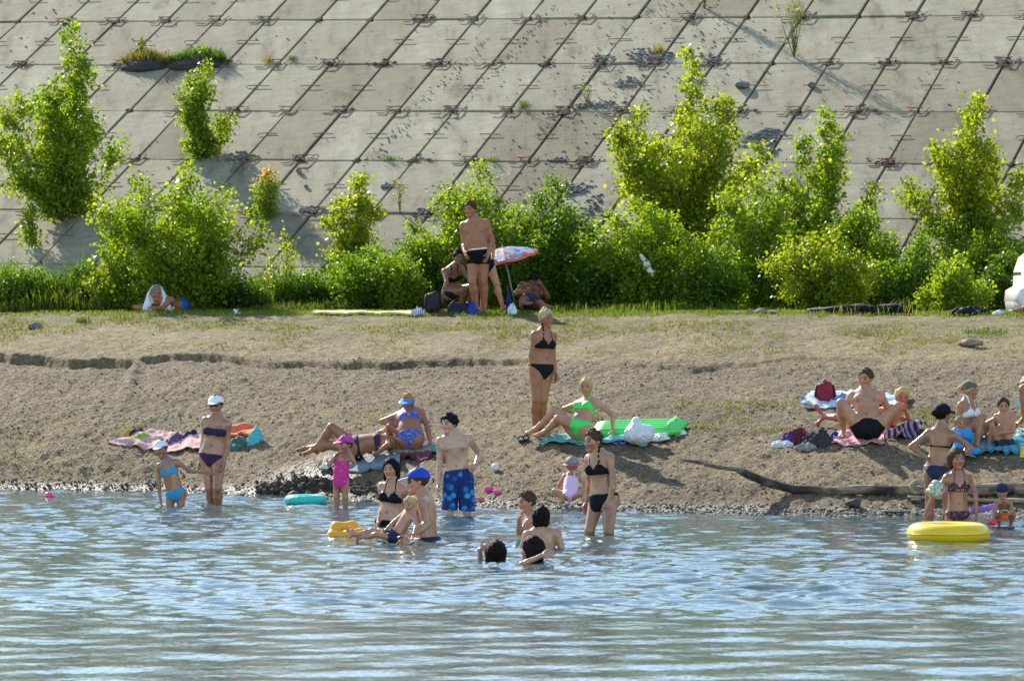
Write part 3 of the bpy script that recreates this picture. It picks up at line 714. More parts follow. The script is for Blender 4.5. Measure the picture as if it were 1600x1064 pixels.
def blades(P, h, w, r, bend=.35, dirs=None):
    n = len(P); an = r.random(n)*6.283; d = np.stack([np.cos(an), np.sin(an), np.zeros(n)], -1); s = np.stack([-d[:, 1], d[:, 0], np.zeros(n)], -1)*(w*(.6+.8*r.random(n)))[:, None]*.5
    hh = (h*(.5+.8*r.random(n)))[:, None]; b = (bend*(.2+r.random(n)))[:, None]*hh; up = np.array([[0, 0, 1]])
    mid = P+up*hh*.6+d*b*.35; tip = P+up*hh*(1-.2*bend)+d*b
    v = np.stack([P-s, P+s, mid+s*.75, mid-s*.75, tip], 1).reshape(-1, 3); k = 5*np.arange(n)[:, None]
    f = [tuple(x) for x in (k+np.array([[0, 1, 2, 3]])).tolist()]+[tuple(x) for x in (k+np.array([[3, 2, 4]])).tolist()]
    return v, f
def grass_patch(name, label, boxes, h, w, seed, tones, bend=.4):
    r = np.random.default_rng(seed); P = []; H = []
    for x0, x1, Y0, Y1, n, hm in boxes:
        Y = Y0+(Y1-Y0)*r.random(n); px = x0+(x1-x0)*r.random(n); X = (px-CX)*Y/F; Y = Y-TP*X*0
        z = ground_z(X, Y); P.append(np.stack([X, Y, z-.01], -1)); H.append(np.full(n, hm)*(.15+1.55*np.clip(fbm(X*1.3, Y*1.3, seed, 3)*1.6-.3, 0, 1)))
    P = np.concatenate(P); H = np.concatenate(H)*h
    v, f = blades(P, H, w, r, bend)
    t = r.random(len(P))[:, None]; c = np.array(tones[0])*(1-t)+np.array(tones[1])*t
    o = link(name, mesh_data(name, v, f, M_GRASS, False, np.repeat(c, 5, 0)))
    return tagit(o, label, 'grass', kind='stuff')
LUSH = ((.03, .075, .010), (.09, .16, .020)); WEED = ((.035, .07, .012), (.11, .14, .028)); DRY = ((.09, .095, .03), (.22, .19, .07))
grass_patch('tall_grass', 'lush tall grass along the foot of the slope', [
    (-40, 190, 71.8, 73.6, 6500, .66), (400, 700, 71.8, 73.4, 5500, .45), (1330, 1640, 69.5, 71.2, 5500, .52), (150, 420, 72.0, 73.2, 2000, .45), (690, 1340, 71.5, 73.0, 3600, .45)], 1.1, .017, 4, LUSH, .8)
grass_patch('weedy_grass', 'yellow green weeds on the level strip before the bushes', [
    (-40, 240, 71.0, 72.4, 2600, .34), (300, 700, 70.6, 71.8, 3000, .22), (860, 1640, 67.3, 69.3, 3600, .16)], .8, .022, 5, WEED, .5)
def ttop(x): return x
r = np.random.default_rng(9); Pt = []
while len(Pt) < 14000:                                             # short turf on the bank edge, tufts further down
    px = r.random(6000)*1680-40; Y = 55+15.5*r.random(6000); X = (px-CX)*Y/F; yq = Y+TP*X
    pat = fbm(X*1.1+2, Y*.7, 61, 4)
    d = np.where(yq > 67.0, .9*(yq < 71), np.where(yq > 62.2, np.clip((pat-.43)*4.5, 0, 1)*(.3+.7*(yq-62.2)/5), np.where((yq > 56.2) & (yq < 58.6), np.clip((pat-.46)*5, 0, 1)*np.where(X > -1, .9, .25), np.where(yq > 58.6, .012*(pat > .55), 0))))
    k = r.random(6000) < d; Pt += list(zip(X[k], Y[k]))
Pt = np.array(Pt[:14000]); tuft = np.repeat(Pt, 3, 0)+r.normal(size=(42000, 2))*.04
zz = ground_z(tuft[:, 0], tuft[:, 1], True)
yq = tuft[:, 1]+TP*tuft[:, 0]
v, f = blades(np.stack([tuft[:, 0], tuft[:, 1], zz-.008], -1), np.where(yq > 67, .075, .055), .012, r, .9)
tt = (r.random(len(tuft))*.6+.4*np.clip(fbm(tuft[:, 0]*.8, tuft[:, 1]*.8, 66)*2-.5, 0, 1))[:, None]
c = np.where(yq[:, None] > 67, np.array((.06, .11, .015))*(1-tt)+np.array((.17, .20, .04))*tt, np.array((.055, .08, .018))*(1-tt)+np.array((.17, .16, .055))*tt)
tagit(link('short_turf', mesh_data('short_turf', v, f, M_GRASS, False, np.repeat(c, 5, 0))), 'thin short turf and dry tufts on the bank', 'grass', kind='stuff')

# the overgrown mounds of soil on the slope
M_SOIL = pm('dark_soil', (.045, .04, .04), .95, .4, 18, .9, 30, .04)
def mound(px, py, w, h, label, tone, seed):
    c = on_plane(px, py); s = F/c.y; r = np.random.default_rng(seed)
    v, f = ico(3); v = v.copy()
    ph = np.arctan2(v[:, 1], v[:, 0]); v *= (1+.22*(fbm(v[:, 0]*2.2+seed, v[:, 1]*2.2+v[:, 2]*2.1, seed)-.5)*2)[:, None]
    loc = np.stack([v[:, 0]*w/s/2, v[:, 1]*h/s/.46/2, np.maximum(v[:, 2], -.15)*.15], -1)
    wv = to_plane(loc)+np.array(c)
    o = thing('soil_mound', c, label, 'mound', 'overgrown soil mounds on the slope'); part('soil', wv, f, M_SOIL, o)
    k = loc[:, 2] > .03; tp = wv[k]; tp = tp[r.integers(0, len(tp), 1500)]+r.normal(size=(1500, 3))*.05
    tp = tp[(tp-np.array(c)) @ np.array(V_) > -.15*h/s]
    gv, gf_ = blades(tp-np.array([0, 0, .03]), np.full(len(tp), .17), .016, r, .8)
    t = r.random(len(tp))[:, None]; part('grass', gv, gf_, M_GRASS, o, False, np.repeat(np.array(tone[0])*(1-t)+np.array(tone[1])*t, 5, 0))
mound(226, 103, 78, 24, 'dark soil mound with dry grass, left of the pair on the slope', DRY, 3)
mound(309, 100, 96, 26, 'soil mound with green grass, right of the pair on the slope', LUSH, 4)
def tuft_thing(px, py, hpx, label, tone, n=60, seed=1, plane=True, spread=.07):
    r = np.random.default_rng(seed+int(px)); c = on_plane(px, py) if plane else hit(px, py); h = hpx*c.y/F
    P = np.array(c)[None]+r.normal(size=(n, 3))*np.array([spread, spread, .005])
    v, f = blades(P, np.full(n, h), .014, r, .7); t = r.random(n)[:, None]
    o = obj('grass_tuft', v, f, M_GRASS, loc=c, smooth=False, colors=np.repeat(np.array(tone[0])*(1-t)+np.array(tone[1])*t, 5, 0))
    tagit(o, label, 'grass tuft', 'grass tufts growing in the joints', 'stuff')
tuft_thing(819, 169, 14, 'grass tuft in a joint with a short shadow, left of the rubble line', WEED)
tuft_thing(608, 251, 10, 'low green tuft in a joint left of the slab centre', LUSH)
tuft_thing(770, 251, 7, 'flat grass tuft in the joint right of the low green tuft', WEED)
tuft_thing(420, 97, 12, 'brown dry tuft right of the soil mounds', DRY)
tuft_thing(457, 94, 8, 'green tuft beside the brown dry tuft', WEED)
tuft_thing(1030, 84, 18, 'dry tuft growing out of the long rubble heap', DRY)
tuft_thing(1330, 492, 20, 'dry tall tuft on the bank edge before the tarpaulin', DRY, 35, plane=False, spread=.16)
tuft_thing(1400, 492, 26, 'pale seed head tuft on the bank edge right of the tarpaulin', DRY, 45, plane=False, spread=.2)
tuft_thing(128, 505, 12, 'dark green tuft on the bank left of the lying man', LUSH, 70, plane=False)
tuft_thing(1540, 522, 12, 'green grass tuft on the bank under the white car', LUSH, 160, plane=False, spread=.2)
# ------------------------------------------------------------------ people
def skin_material(name='skin', rough=.48, spec=.4):
    m, nt, b = nodes(name)
    at = N(nt, 'ShaderNodeAttribute', attribute_name='Col')
    f = noise_n(nt, 14, 4)
    c = mixc(nt, 1, at.outputs['Color'], ramp(nt, f, [(.3, (.88, .84, .82)), (.7, (1.08, 1.06, 1.05))]), 'MULTIPLY')
    c = mixc(nt, 1, c, ramp(nt, noise_n(nt, 3.5, 3), [(.3, (.84, .76, .72)), (.5, (.95, .94, .93)), (.7, (1.08, 1.08, 1.07))]), 'MULTIPLY')
    nt.links.new(c, b.inputs['Base Color']); b.inputs['Roughness'].default_value = rough; b.inputs['Specular IOR Level'].default_value = spec
    b.inputs['Subsurface Weight'].default_value = .12; b.inputs['Subsurface Radius'].default_value = (1, .35, .2); b.inputs['Subsurface Scale'].default_value = .012
    return m
M_SKIN = skin_material(); M_WET = skin_material('wet_skin', .26, .6)
SK = {'fair': (.50, .27, .165), 'tan': (.36, .165, .088), 'brown': (.25, .112, .06), 'pale': (.55, .35, .245), 'red': (.50, .17, .10), 'olive': (.40, .208, .118)}
def hair_mat(name, c):
    if name in _pm: return _pm[name]
    m, nt, b = nodes(name); c = np.array(c)
    mp = N(nt, 'ShaderNodeMapping'); tc = N(nt, 'ShaderNodeTexCoord'); nt.links.new(tc.outputs['Object'], mp.inputs[0]); mp.inputs['Scale'].default_value = (1, 1, .25)
    f = noise_n(nt, 90, 3, vec=mp.outputs[0])
    nt.links.new(ramp(nt, f, [(.3, tuple(c*.55)), (.5, tuple(c)), (.72, tuple(np.clip(c*1.5, 0, 1)))]), b.inputs['Base Color'])
    b.inputs['Roughness'].default_value = .65; b.inputs['Specular IOR Level'].default_value = .1; bump(nt, b, f, .8, .012)
    _pm[name] = m; return m
HAIR = {'dark': (.010, .007, .006), 'brown': (.075, .042, .024), 'blond': (.52, .37, .16), 'white': (.50, .38, .20), 'sandy': (.30, .20, .10), 'ginger': (.42, .22, .07), 'grey': (.2, .19, .18)}
def nrm(v): v = np.array(v, float); return v/max(np.linalg.norm(v), 1e-9)
PR = {  # shares of the body height: torso, thigh, shin, upper arm, forearm, hand, half shoulders, half hips, head height
    'm': dict(to=.300, th=.240, sh=.240, ua=.172, fa=.152, ha=.104, sw=.103, hw=.052, hd=.142),
    'f': dict(to=.295, th=.243, sh=.240, ua=.165, fa=.148, ha=.100, sw=.089, hw=.054, hd=.143),
    'c': dict(to=.310, th=.218, sh=.212, ua=.160, fa=.140, ha=.098, sw=.084, hw=.048, hd=.162),
    't': dict(to=.330, th=.185, sh=.180, ua=.140, fa=.120, ha=.095, sw=.086, hw=.050, hd=.215)}
# torso outline from crotch to neck: share of the torso length, half width, half depth
TO = {'m': [(-.10, .070, .058), (.05, .088, .066), (.20, .086, .060), (.38, .080, .056), (.55, .086, .062), (.72, .096, .066), (.86, .092, .056), (.97, .055, .042)],
      'f': [(-.10, .074, .060), (.05, .094, .068), (.20, .086, .058), (.38, .069, .050), (.55, .072, .054), (.72, .079, .058), (.86, .076, .048), (.97, .044, .036)],
      'c': [(-.10, .062, .054), (.05, .076, .060), (.20, .074, .056), (.38, .068, .052), (.55, .071, .054), (.72, .077, .056), (.86, .074, .047), (.97, .044, .036)],
      't': [(-.10, .072, .070), (.05, .088, .078), (.20, .090, .078), (.38, .088, .076), (.55, .086, .070), (.72, .086, .066), (.86, .078, .054), (.97, .045, .040)]}
LR = {'m': (.053, .034, .036, .021, .030, .0245, .0255, .0165), 'f': (.057, .034, .035, .020, .0255, .0205, .0215, .0145),
      'c': (.045, .029, .030, .019, .0235, .0195, .020, .0145), 't': (.056, .038, .038, .027, .030, .025, .027, .020)}
_head = {}
def head_mesh(kind):
    """a head of height 1 facing -Y, with brow, eyes, nose, lips and ears"""
    k_ = {'m': 'm', 'f': 'f', 'c': 'c', 't': 'c'}[kind]
    if k_ in _head: return _head[k_]
    g = Field((-.5, -.6, -.62), (.5, .6, .62), .034); k = .06
    g.ell((0, .07, .14), (.335, .405, .36), k=k)
    jw = {'m': .20, 'f': .165, 'c': .18}[k_]; ch = {'m': .115, 'f': .085, 'c': .09}[k_]
    g.ell((0, -.10, -.06), (.285, .27, .32), k=.10)
    for s in (-1, 1): g.cone((s*.17, .02, -.14), (s*.07, -.22, -.38), .12 if k_ == 'm' else .10, ch*.8, .08)
    g.cone((0, -.16, -.25), (0, -.27, -.39), jw*.8, ch, .08)
    for s in (-1, 1):
        g.ell((s*.135, -.385, .035), (.085, .07, .058), k=.05, sub=True)
        g.ell((s*.13, -.285, .035), (.075, .06, .055), k=.01)
        g.cone((s*.04, -.335, .115), (s*.20, -.285, .115), .035, .03, .03)
        g.ell((s*.335, .06, -.02), (.035, .075, .11), k=.03)
        g.ell((s*.17, -.235, -.10), (.085, .055, .07), k=.08)
    g.cone((0, -.335, .06), (0, -.405, -.105), .030, {'m': .054, 'f': .046, 'c': .045}[k_], .04)
    for s in (-1, 1): g.ell((s*.045, -.36, -.115), (.032, .036, .028), k=.03)
    g.ell((0, -.325, -.232), (.075, .03, .022), k=.03); g.ell((0, -.318, -.272), (.065, .03, .025), k=.03)
    g.cone((0, .02, -.2), (0, .10, -.60), .19, .19, .06)
    v, f = nets(g.g, g.lo, g.h)
    c = np.ones((len(v), 3))
    def paint(sel, col): c[sel] = col
    x, y, z = np.abs(v[:, 0]), v[:, 1], v[:, 2]
    fr = y < -.2
    paint(fr & (np.hypot((x-.135)/.085, (z-.035)/.042) < 1), (-1, 1, 0))
    paint(fr & (np.hypot((x-.13)/.038, (z-.035)/.045) < 1), (-1, 0, 0))
    paint(fr & (np.abs(z-.125-.02*np.cos((x-.13)*12)) < .028) & (x > .045) & (x < .225), (-1, 2, 0))
    paint(fr & (np.hypot(x/.105, (z+.253)/.05) < 1), (-1, 3, 0))
    _head[k_] = (v, f, c); return _head[k_]
_hand = {}
def hand_mesh(pose):
    """a right hand of length 1 pointing along +X, palm down (-Z), thumb to +Y; pose: relaxed, grip or flat"""
    if pose in _hand: return _hand[pose]
    g = Field((-.15, -.5, -.55), (1.1, .55, .25), .036); k = .03
    g.ell((.27, 0, 0), (.29, .215, .095), k=k); g.cone((-.08, 0, 0), (.2, 0, 0), .135, .14, .06)
    cu = {'relaxed': (.35, .45, .35), 'grip': (.9, 1.2, .8), 'flat': (.05, .1, .08)}[pose]
    for y, L, sp in ((.165, .43, .10), (.055, .48, .03), (-.055, .45, -.04), (-.160, .36, -.12)):
        p = np.array((.48, y, 0)); a = 0
        for q, fr in zip(cu, (.45, .30, .25)):
            a += q; e = p+np.array((math.cos(a)*math.cos(sp), math.sin(sp), -math.sin(a)))*L*fr
            g.cone(p, e, .052, .045, .012); p = e
    p = np.array((.12, .17, -.02)); a = .8 if pose != 'grip' else .45
    for fr, zz in ((.18, -.05), (.15, -.07), (.12, -.05)):
        e = p+np.array((math.cos(a)*fr, math.sin(a)*fr, zz)); g.cone(p, e, .065, .052, .02); p = e; a -= .28
    _hand[pose] = nets(g.g, g.lo, g.h); return _hand[pose]

def solve(P, spec, L):
    """child joint: at a photo pixel (px, py, side) with side +1 away / -1 nearer, or along a direction ('d', x, y, z)"""
    P = np.array(P, float)
    if spec[0] == 'd': return P+nrm(spec[1:])*L
    px, py, sg = spec; C = np.array((0, 0, HC)); d = np.array(((px-CX)/F, 1, -(py-HZ)/F))
    if sg == 0:
        q = C+d*P[1]; return P+nrm(q-P)*L
    a = d @ d; b = 2*d @ (C-P); c = (C-P) @ (C-P)-L*L; D = b*b-4*a*c
    if D <= 0: q = C+d*(-b/(2*a)); return P+nrm(q-P)*L
    return C+d*((-b+sg*math.sqrt(D))/(2*a))
def two_bone(P, spec, L1, L2):
    """('ik', px, py, pole, lift): the end joint stands on the ground at a photo pixel, the middle joint bends towards the pole"""
    P = np.array(P, float); _, px, py, pole, lift = spec; g = hit(px, py); e = np.array((g.x, g.y, g.z+lift))
    d = e-P; n = np.linalg.norm(d); L = min(n, (L1+L2)*.995); L = max(L, abs(L1-L2)+.02); u = d/n
    a = (L1*L1-L2*L2+L*L)/(2*L); hgt = math.sqrt(max(L1*L1-a*a, 0)); p = np.array(pole, float); p = nrm(p-u*(p @ u))
    return P+u*a+p*hgt, P+u*L
def seat(px, py, h):
    """distance at which a point seen at the pixel is h above the ground"""
    Y = np.linspace(44, 74, 3000); d = HC-(py-HZ)*Y/F-ground_z((px-CX)*Y/F, Y)
    i = np.argmax(d <= h); return float(Y[i])
def frame(fwd, up):
    u = nrm(up); f = nrm(np.array(fwd, float)-u*(np.array(fwd, float) @ u)); return np.array([np.cross(u, f), f, u])   # rows: left, forward, up
def yawv(deg, pitch=0):
    a = math.radians(deg); p = math.radians(pitch); return np.array((math.sin(a)*math.cos(p), -math.cos(a)*math.cos(p), math.sin(p)))
DOWN = 'down'
NP = [0]
def person(label, H, kind, Y, pel, neck, yaw=0, face=None, tsg=0, head=None, hyaw=None, hpitch=0, hroll=0, hdy=0, ra=DOWN, la=DOWN, rl=DOWN, ll=DOWN, rt=None, lt=None,
           skin='fair', hair=None, hstyle='short', wear=(), cap=None, glasses=False, snap=True, bulk=1.0, bend=0, hands=('relaxed', 'relaxed'), syaw=0, belly=0, rh=None, lh=None, lift=0):
    P_ = PR[kind]; NP[0] += 1
    if isinstance(Y, tuple): Y = seat(pel[0], pel[1], Y[1]*H)
    pel = np.array(W(pel[0], pel[1], Y)); nk = solve(pel, (neck[0], neck[1], tsg), P_['to']*H)
    t = nrm(nk-pel); fw = np.array(face, float) if face is not None else yawv(yaw)
    R = frame(fw, t); l, f = R[0], R[1]
    Rs = frame(math.cos(math.radians(syaw))*f+math.sin(math.radians(syaw))*l, t); ls, fs = Rs[0], Rs[1]
    mid = (pel+nk)/2-f*bend*H
    def spine(s):
        if s < 0: return pel+t*s*P_['to']*H
        return pel*(1-s)**2+2*mid*s*(1-s)+nk*s*s
    def spt(s):
        return nrm(spine(s+.03)-spine(s-.03)) if s > .03 else nrm(mid-pel)
    tc = spt(.85); Rc = frame(fs, tc); lc, fc = Rc[0], Rc[1]
    shc = nk-tc*.034*H
    J = {}
    for sd, key, arm in ((-1, 'r', ra), (1, 'l', la)):
        S = shc+lc*sd*P_['sw']*H
        if arm == DOWN: arm = [('d', *(-tc+lc*sd*.16+fc*-.05)), ('d', *(-tc+lc*sd*.05+fc*.16))]
        if arm[0] == 'ik': E, Wr = two_bone(S, arm, P_['ua']*H, P_['fa']*H)
        else: E = solve(S, arm[0], P_['ua']*H); Wr = solve(E, arm[1], P_['fa']*H)
        J[key+'a'] = (S, E, Wr)
    tp = nrm(mid-pel); Rp = frame(f, tp); lp, fp = Rp[0], Rp[1]
    for sd, key, leg in ((-1, 'r', rl), (1, 'l', ll)):
        Hp = pel+lp*sd*P_['hw']*H-tp*.01*H
        if leg == DOWN: leg = [('d', *(np.array((0, 0, -1))+lp*sd*.05+fp*.06)), ('d', *(np.array((0, 0, -1))+lp*sd*.02-fp*.04))]
        if leg[0] == 'ik': K, A = two_bone(Hp, leg, P_['th']*H, P_['sh']*H)
        else: K = solve(Hp, leg[0], P_['th']*H); A = solve(K, leg[1], P_['sh']*H)
        J[key+'l'] = (Hp, K, A)
    # the head
    hh = P_['hd']*H
    up = nrm(tc*.5+np.array((0, 0, 1))*.5) if head is None else None
    hc = nk+up*hh*.68+fc*hh*.10 if head is None else np.array(W(head[0], head[1], nk[1]+hdy))
    dv = hc-nk; ln = np.linalg.norm(dv); mx = hh*.72
    if ln > mx: hc = nk+dv/ln*mx
    hf = yawv(hyaw if hyaw is not None else yaw, hpitch)
    hu = nrm(np.array((math.sin(math.radians(hroll))*.9, 0, 1.0))+(hc-nk)/hh*.25); RH = frame(hf, hu)
    def HL(p): p = np.asarray(p, float)*np.array([1, -1, 1]); return hc+(p @ RH)*hh     # head-local (facing -Y) to world
    allp = np.array([pel, nk, hc]+[q for v in J.values() for q in v]); pad = .13*H
    h = max(.0180*H/1.7, .0125)
    G = Field(allp.min(0)-pad, allp.max(0)+pad, h)
    b = bulk; k = .025*H
    tab = np.array(TO[kind])
    for s in np.linspace(-.08, .97, 11):
        w = np.interp(s, tab[:, 0], tab[:, 1])*H*(b if .0 < s < .6 else 1+(b-1)*.5); d = np.interp(s, tab[:, 0], tab[:, 2])*H*(1+(b-1)*1.3)
        tt = spt(max(s, 0)); mixf = nrm(fp*(1-max(s, 0))+fc*max(s, 0)); Rr = frame(mixf, tt)
        G.ell(spine(s)+Rr[1]*.004*H, (w, d, .062*H), Rr, k)
    if belly: G.ell(spine(.32)+f*(.035+.01*belly)*H, (.07*H*b, .045*H*belly, .075*H), R, .05*H)
    if kind in 'f':
        for sd in (-1, 1): G.ell(nk-tc*.105*H+lc*sd*.043*H+fc*.052*H, (.036*H, .034*H, .036*H), Rc, .02*H)
    if kind == 'm':
        for sd in (-1, 1): G.ell(nk-tc*.085*H+lc*sd*.045*H+fc*.045*H, (.05*H, .026*H, .034*H), Rc, .016*H)
    for sd in (-1, 1): G.ell(pel+lp*sd*.042*H-fp*.045*H-tp*.035*H, (.046*H, .042*H, .05*H), Rp, .025*H)
    G.cone(nk-tc*.03*H, HL((0, .06, -.28)), .034*H if kind != 't' else .03*H, .031*H, .03*H)      # neck
    lr = np.array(LR[kind])*H*(1+(b-1)*.7)
    GT = G.g.copy()
    for key in ('rl', 'll'):
        Hp, K, A = J[key]
        G.cone(Hp, K, lr[0], lr[1], .022*H); s1 = nrm(A-K); th = nrm(K-Hp)
        toe = (rt if key == 'rl' else lt); td = np.array(toe, float) if toe is not None else fp+lp*(-.2 if key == 'rl' else .2)
        td = nrm(td-s1*(td @ s1)); bk = -td
        if (rl if key == 'rl' else ll)[0] == 'ik': sd_ = s1; s1 = np.array((0, 0, -1.0)); td = nrm(td*np.array((1, 1, .15)))
        G.cone(K+(A-K)*.04, K+(A-K)*.32+bk*.008*H, lr[1]*.92, lr[2], .015*H); G.cone(K+(A-K)*.32+bk*.008*H, A, lr[2], lr[3], .015*H)
        heel = A+s1*.024*H-td*.020*H; ball = A+s1*.032*H+td*.070*H; tip = A+s1*.035*H+td*.105*H
        G.cone(A, heel, lr[3]*.95, .019*H, .01*H); G.cone(A+td*.01*H, ball, lr[3]*.9, .018*H, .012*H)
        lat = np.cross(s1, td)
        G.cone(ball-lat*.012*H, tip-lat*.014*H, .017*H, .011*H, .01*H); G.cone(ball+lat*.012*H, tip+lat*.014*H-td*.012*H, .016*H, .010*H, .01*H)
    GL = G.g.copy()
    for key in ('ra', 'la'):
        S, E, Wr = J[key]; sd = -1 if key == 'ra' else 1
        G.cone(nk-tc*.03*H+lc*sd*.02*H, S, .026*H, lr[4]*.9, .035*H); G.cone(nk+(hc-nk)*.20, S-lc*sd*.05*H, .020*H, .012*H, .03*H)                             # trapezius and shoulder
        G.ell(S-tc*.022*H, (lr[4]*1.08, lr[4]*1.08, lr[4]*1.25), Rc, .03*H)
        G.cone(S, E, lr[4], lr[5], .018*H); mf = E+(Wr-E)*.3
        G.cone(E, mf, lr[5], lr[6], .012*H); G.cone(mf, Wr, lr[6], lr[7], .01*H)
    body_v, body_f = nets(G.g, G.lo, G.h)
    sk = np.array(SK[skin] if isinstance(skin, str) else skin)
    bc = np.tile(sk, (len(body_v), 1))
    q = body_v
    def spot(p, rad, col, w=1):
        d = np.linalg.norm(q-np.array(p), axis=1); m_ = np.clip(1.4-d/rad, 0, 1)[:, None]*w; bc[:] = bc*(1-m_)+np.array(col)*m_
    if kind == 'm' or (kind == 'c' and not any(w[0] in ('bikini_top', 'swimsuit') for w in wear)):
        for sd in (-1, 1): spot(nk-tc*.108*H+lc*sd*.058*H+fc*.066*H, .012*H, sk*.42, .9)
    spot(spine(.27)+f*.066*H*b, .011*H, sk*.3, .9)
    for key in ('ra', 'la'): spot(J[key][1], .03*H, sk*(.92, .78, .74), .6)
    for key in ('rl', 'll'): spot(J[key][1], .035*H, sk*(.93, .80, .76), .6); spot(J[key][2]+np.array((0, 0, -.03*H)), .04*H, sk*(.95, .8, .75), .5)
    V = [body_v]; Fc = [body_f]; C = [bc]; n0 = len(body_v)
    hv, hf_, hcl = head_mesh(kind)
    cc = np.tile(sk*(1.0, .93, .92), (len(hv), 1)); mk = hcl[:, 0] < 0
    pal = np.array([(.02, .015, .012), sk*.55, np.minimum(np.array(HAIR.get(hair, (.1, .06, .04)))*.6, .12), sk*(.85, .5, .5)])
    cc[mk] = pal[hcl[mk, 1].astype(int)]
    cheek = np.exp(-(((np.abs(hv[:, 0])-.2)/.12)**2+((hv[:, 2]+.1)/.13)**2)*1.0)*(hv[:, 1] < -.1)*(~mk); cc = cc*(1-cheek[:, None]*np.array([[.02, .2, .2]]))
    V.append(HL(hv)); Fc.append(hf_[:, ::-1]*0+hf_[:, ::1]+n0); C.append(cc); n0 += len(hv)
    if np.linalg.det(np.array([RH[0], -RH[1], RH[2]])) < 0: Fc[-1] = Fc[-1][:, ::-1]
    for key, pose, hdr, sd in (('ra', hands[0], rh, -1), ('la', hands[1], lh, 1)):
        S, E, Wr = J[key]; xd = nrm(hdr) if hdr is not None else nrm(nrm(Wr-E)+np.array((0, 0, -.1)))
        inw = -lc*sd if abs(xd @ lc) < .9 else -fc                    # palm turned towards the body
        zn = -nrm(inw-xd*(inw @ xd)); yn = np.cross(zn, xd)
        if yn @ fc < 0 and abs(yn @ fc) > .2 and False: yn = -yn
        tv, tf = hand_mesh(pose); M_ = np.array([xd, yn*(1 if yn @ (fc+np.array((0, 0, .3))) > 0 else -1), zn]); L = P_['ha']*H
        wv = Wr+(tv @ M_)*L; ff = tf+n0
        if np.linalg.det(M_) < 0: ff = ff[:, ::-1]
        V.append(wv); Fc.append(ff); C.append(np.tile(sk*(.95, .86, .82), (len(tv), 1))); n0 += len(tv)
    V = np.concatenate(V); Fc = np.concatenate(Fc); C = np.concatenate(C)
    dz = lift
    if snap:
        low = V[:, 2]-ground_z(V[:, 0], V[:, 1]); dz = -np.percentile(low, .15)-.012+lift
        if abs(dz) > .08: print('SNAP %.2f m  %s' % (dz, label))
    sh = np.array((0, 0, dz)); base = Vector((float(pel[0]), float(pel[1]), float(V[:, 2].min()+dz)))
    o = obj('person', V+sh, Fc, M_SKIN if snap else M_WET, loc=base, colors=C); tagit(o, label, 'person', 'people on the beach and in the water')
    # ---- clothing cut from the body's own surface
    PT = G.pts()
    def loc(p0, Rm): return (PT-p0) @ Rm.T/H
    def cloth(name, region, mat, th, parent=o, extra=None, src=None):
        g = np.maximum((GL if src is None else src)-th, region*H)
        if extra is not None: g = np.minimum(g, np.maximum(extra, -1))
        v, f_ = nets(g.astype(np.float32), G.lo, G.h)
        if len(v) == 0: print('EMPTY', name, label); return None
        return part(name, v+sh, f_, mat, parent)
    def capsule(a, b_, r_):
        ba = b_-a; s_ = np.clip(((PT-a) @ ba)/(ba @ ba), 0, 1); return (np.linalg.norm(PT-a-s_[..., None]*ba, axis=-1)-r_)/H
    for w in wear:
        wn, mt = w[0], w[1]
        if wn == 'bikini_bottom':
            L_ = loc(pel, Rp); a, c_ = np.abs(L_[..., 0]), L_[..., 2]
            reg = np.maximum.reduce([c_-(w[2] if len(w) > 2 else .035), (a-.034-(c_+.062)*1.05)*.7, -(c_+.12), np.linalg.norm(L_, axis=-1)-.135]); cloth('bikini_bottom', reg, mt, .007)
        elif wn == 'briefs':
            L_ = loc(pel, Rp); c_ = L_[..., 2]; top = .05
            rad = np.linalg.norm(L_, axis=-1)-(w[3] if len(w) > 3 else .108)
            reg = np.maximum(np.minimum(rad, np.minimum(capsule(J['rl'][0], J['rl'][0]+(J['rl'][1]-J['rl'][0])*(.17 if len(w) < 4 else .05), .07*H), capsule(J['ll'][0], J['ll'][0]+(J['ll'][1]-J['ll'][0])*(.17 if len(w) < 4 else .05), .07*H))), c_-top)
            s_ = cloth('swim_trunks', reg, mt, .009)
            if len(w) > 2 and w[2]: cloth('waistband', np.maximum(c_-top, -(c_-top+.018)), w[2], .013, s_)
        elif wn == 'shorts':
            L_ = loc(pel, Rp); c_ = L_[..., 2]; top = .055; fr = w[2]; ex = None
            legs = [(np.array(J[k_][0]), J[k_][0]+(J[k_][1]-J[k_][0])*fr) for k_ in ('rl', 'll')]
            fl = np.minimum.reduce([capsule(a_, b_, .058*H) for a_, b_ in legs])
            cutl = np.minimum.reduce([np.maximum(((PT-b_) @ nrm(b_-a_))/H, np.linalg.norm(PT-a_, axis=-1)/H-.40) for a_, b_ in legs])
            hip = np.maximum(GL/H-.012, np.maximum(-(c_+.09), c_-top))
            g = np.maximum.reduce([np.minimum(fl, hip), c_-top, np.minimum.reduce([((PT-b_) @ nrm(b_-a_))/H for a_, b_ in legs])])
            v, f_ = nets((g*H).astype(np.float32), G.lo, G.h); part('swim_shorts', v+sh, f_, mt, o)
        elif wn in ('bikini_top', 'bandeau'):
            L_ = loc(nk, Rc); a, fw_, c_ = np.abs(L_[..., 0]), L_[..., 1], L_[..., 2]
            band = np.abs(c_+.128)-.0085
            if wn == 'bandeau': reg = np.maximum(np.abs(c_+.112)-.030, -(fw_+.2)); reg = np.minimum(np.maximum(reg, -fw_), band)
            else:
                cup = np.maximum.reduce([np.abs(c_+.108)-.034, (np.abs(a-.043)-.042+(c_+.108)*.55), -fw_])
                strap = np.maximum(np.abs(a-.043-(c_+.07)*(-.13))-.0065, np.maximum(-(c_+.11), -fw_-.02))
                reg = np.minimum.reduce([cup, band, strap])
            cloth('bikini_top', np.maximum(reg, (GT-.024)/H), mt, .007, src=G.g)
        elif wn == 'swimsuit':
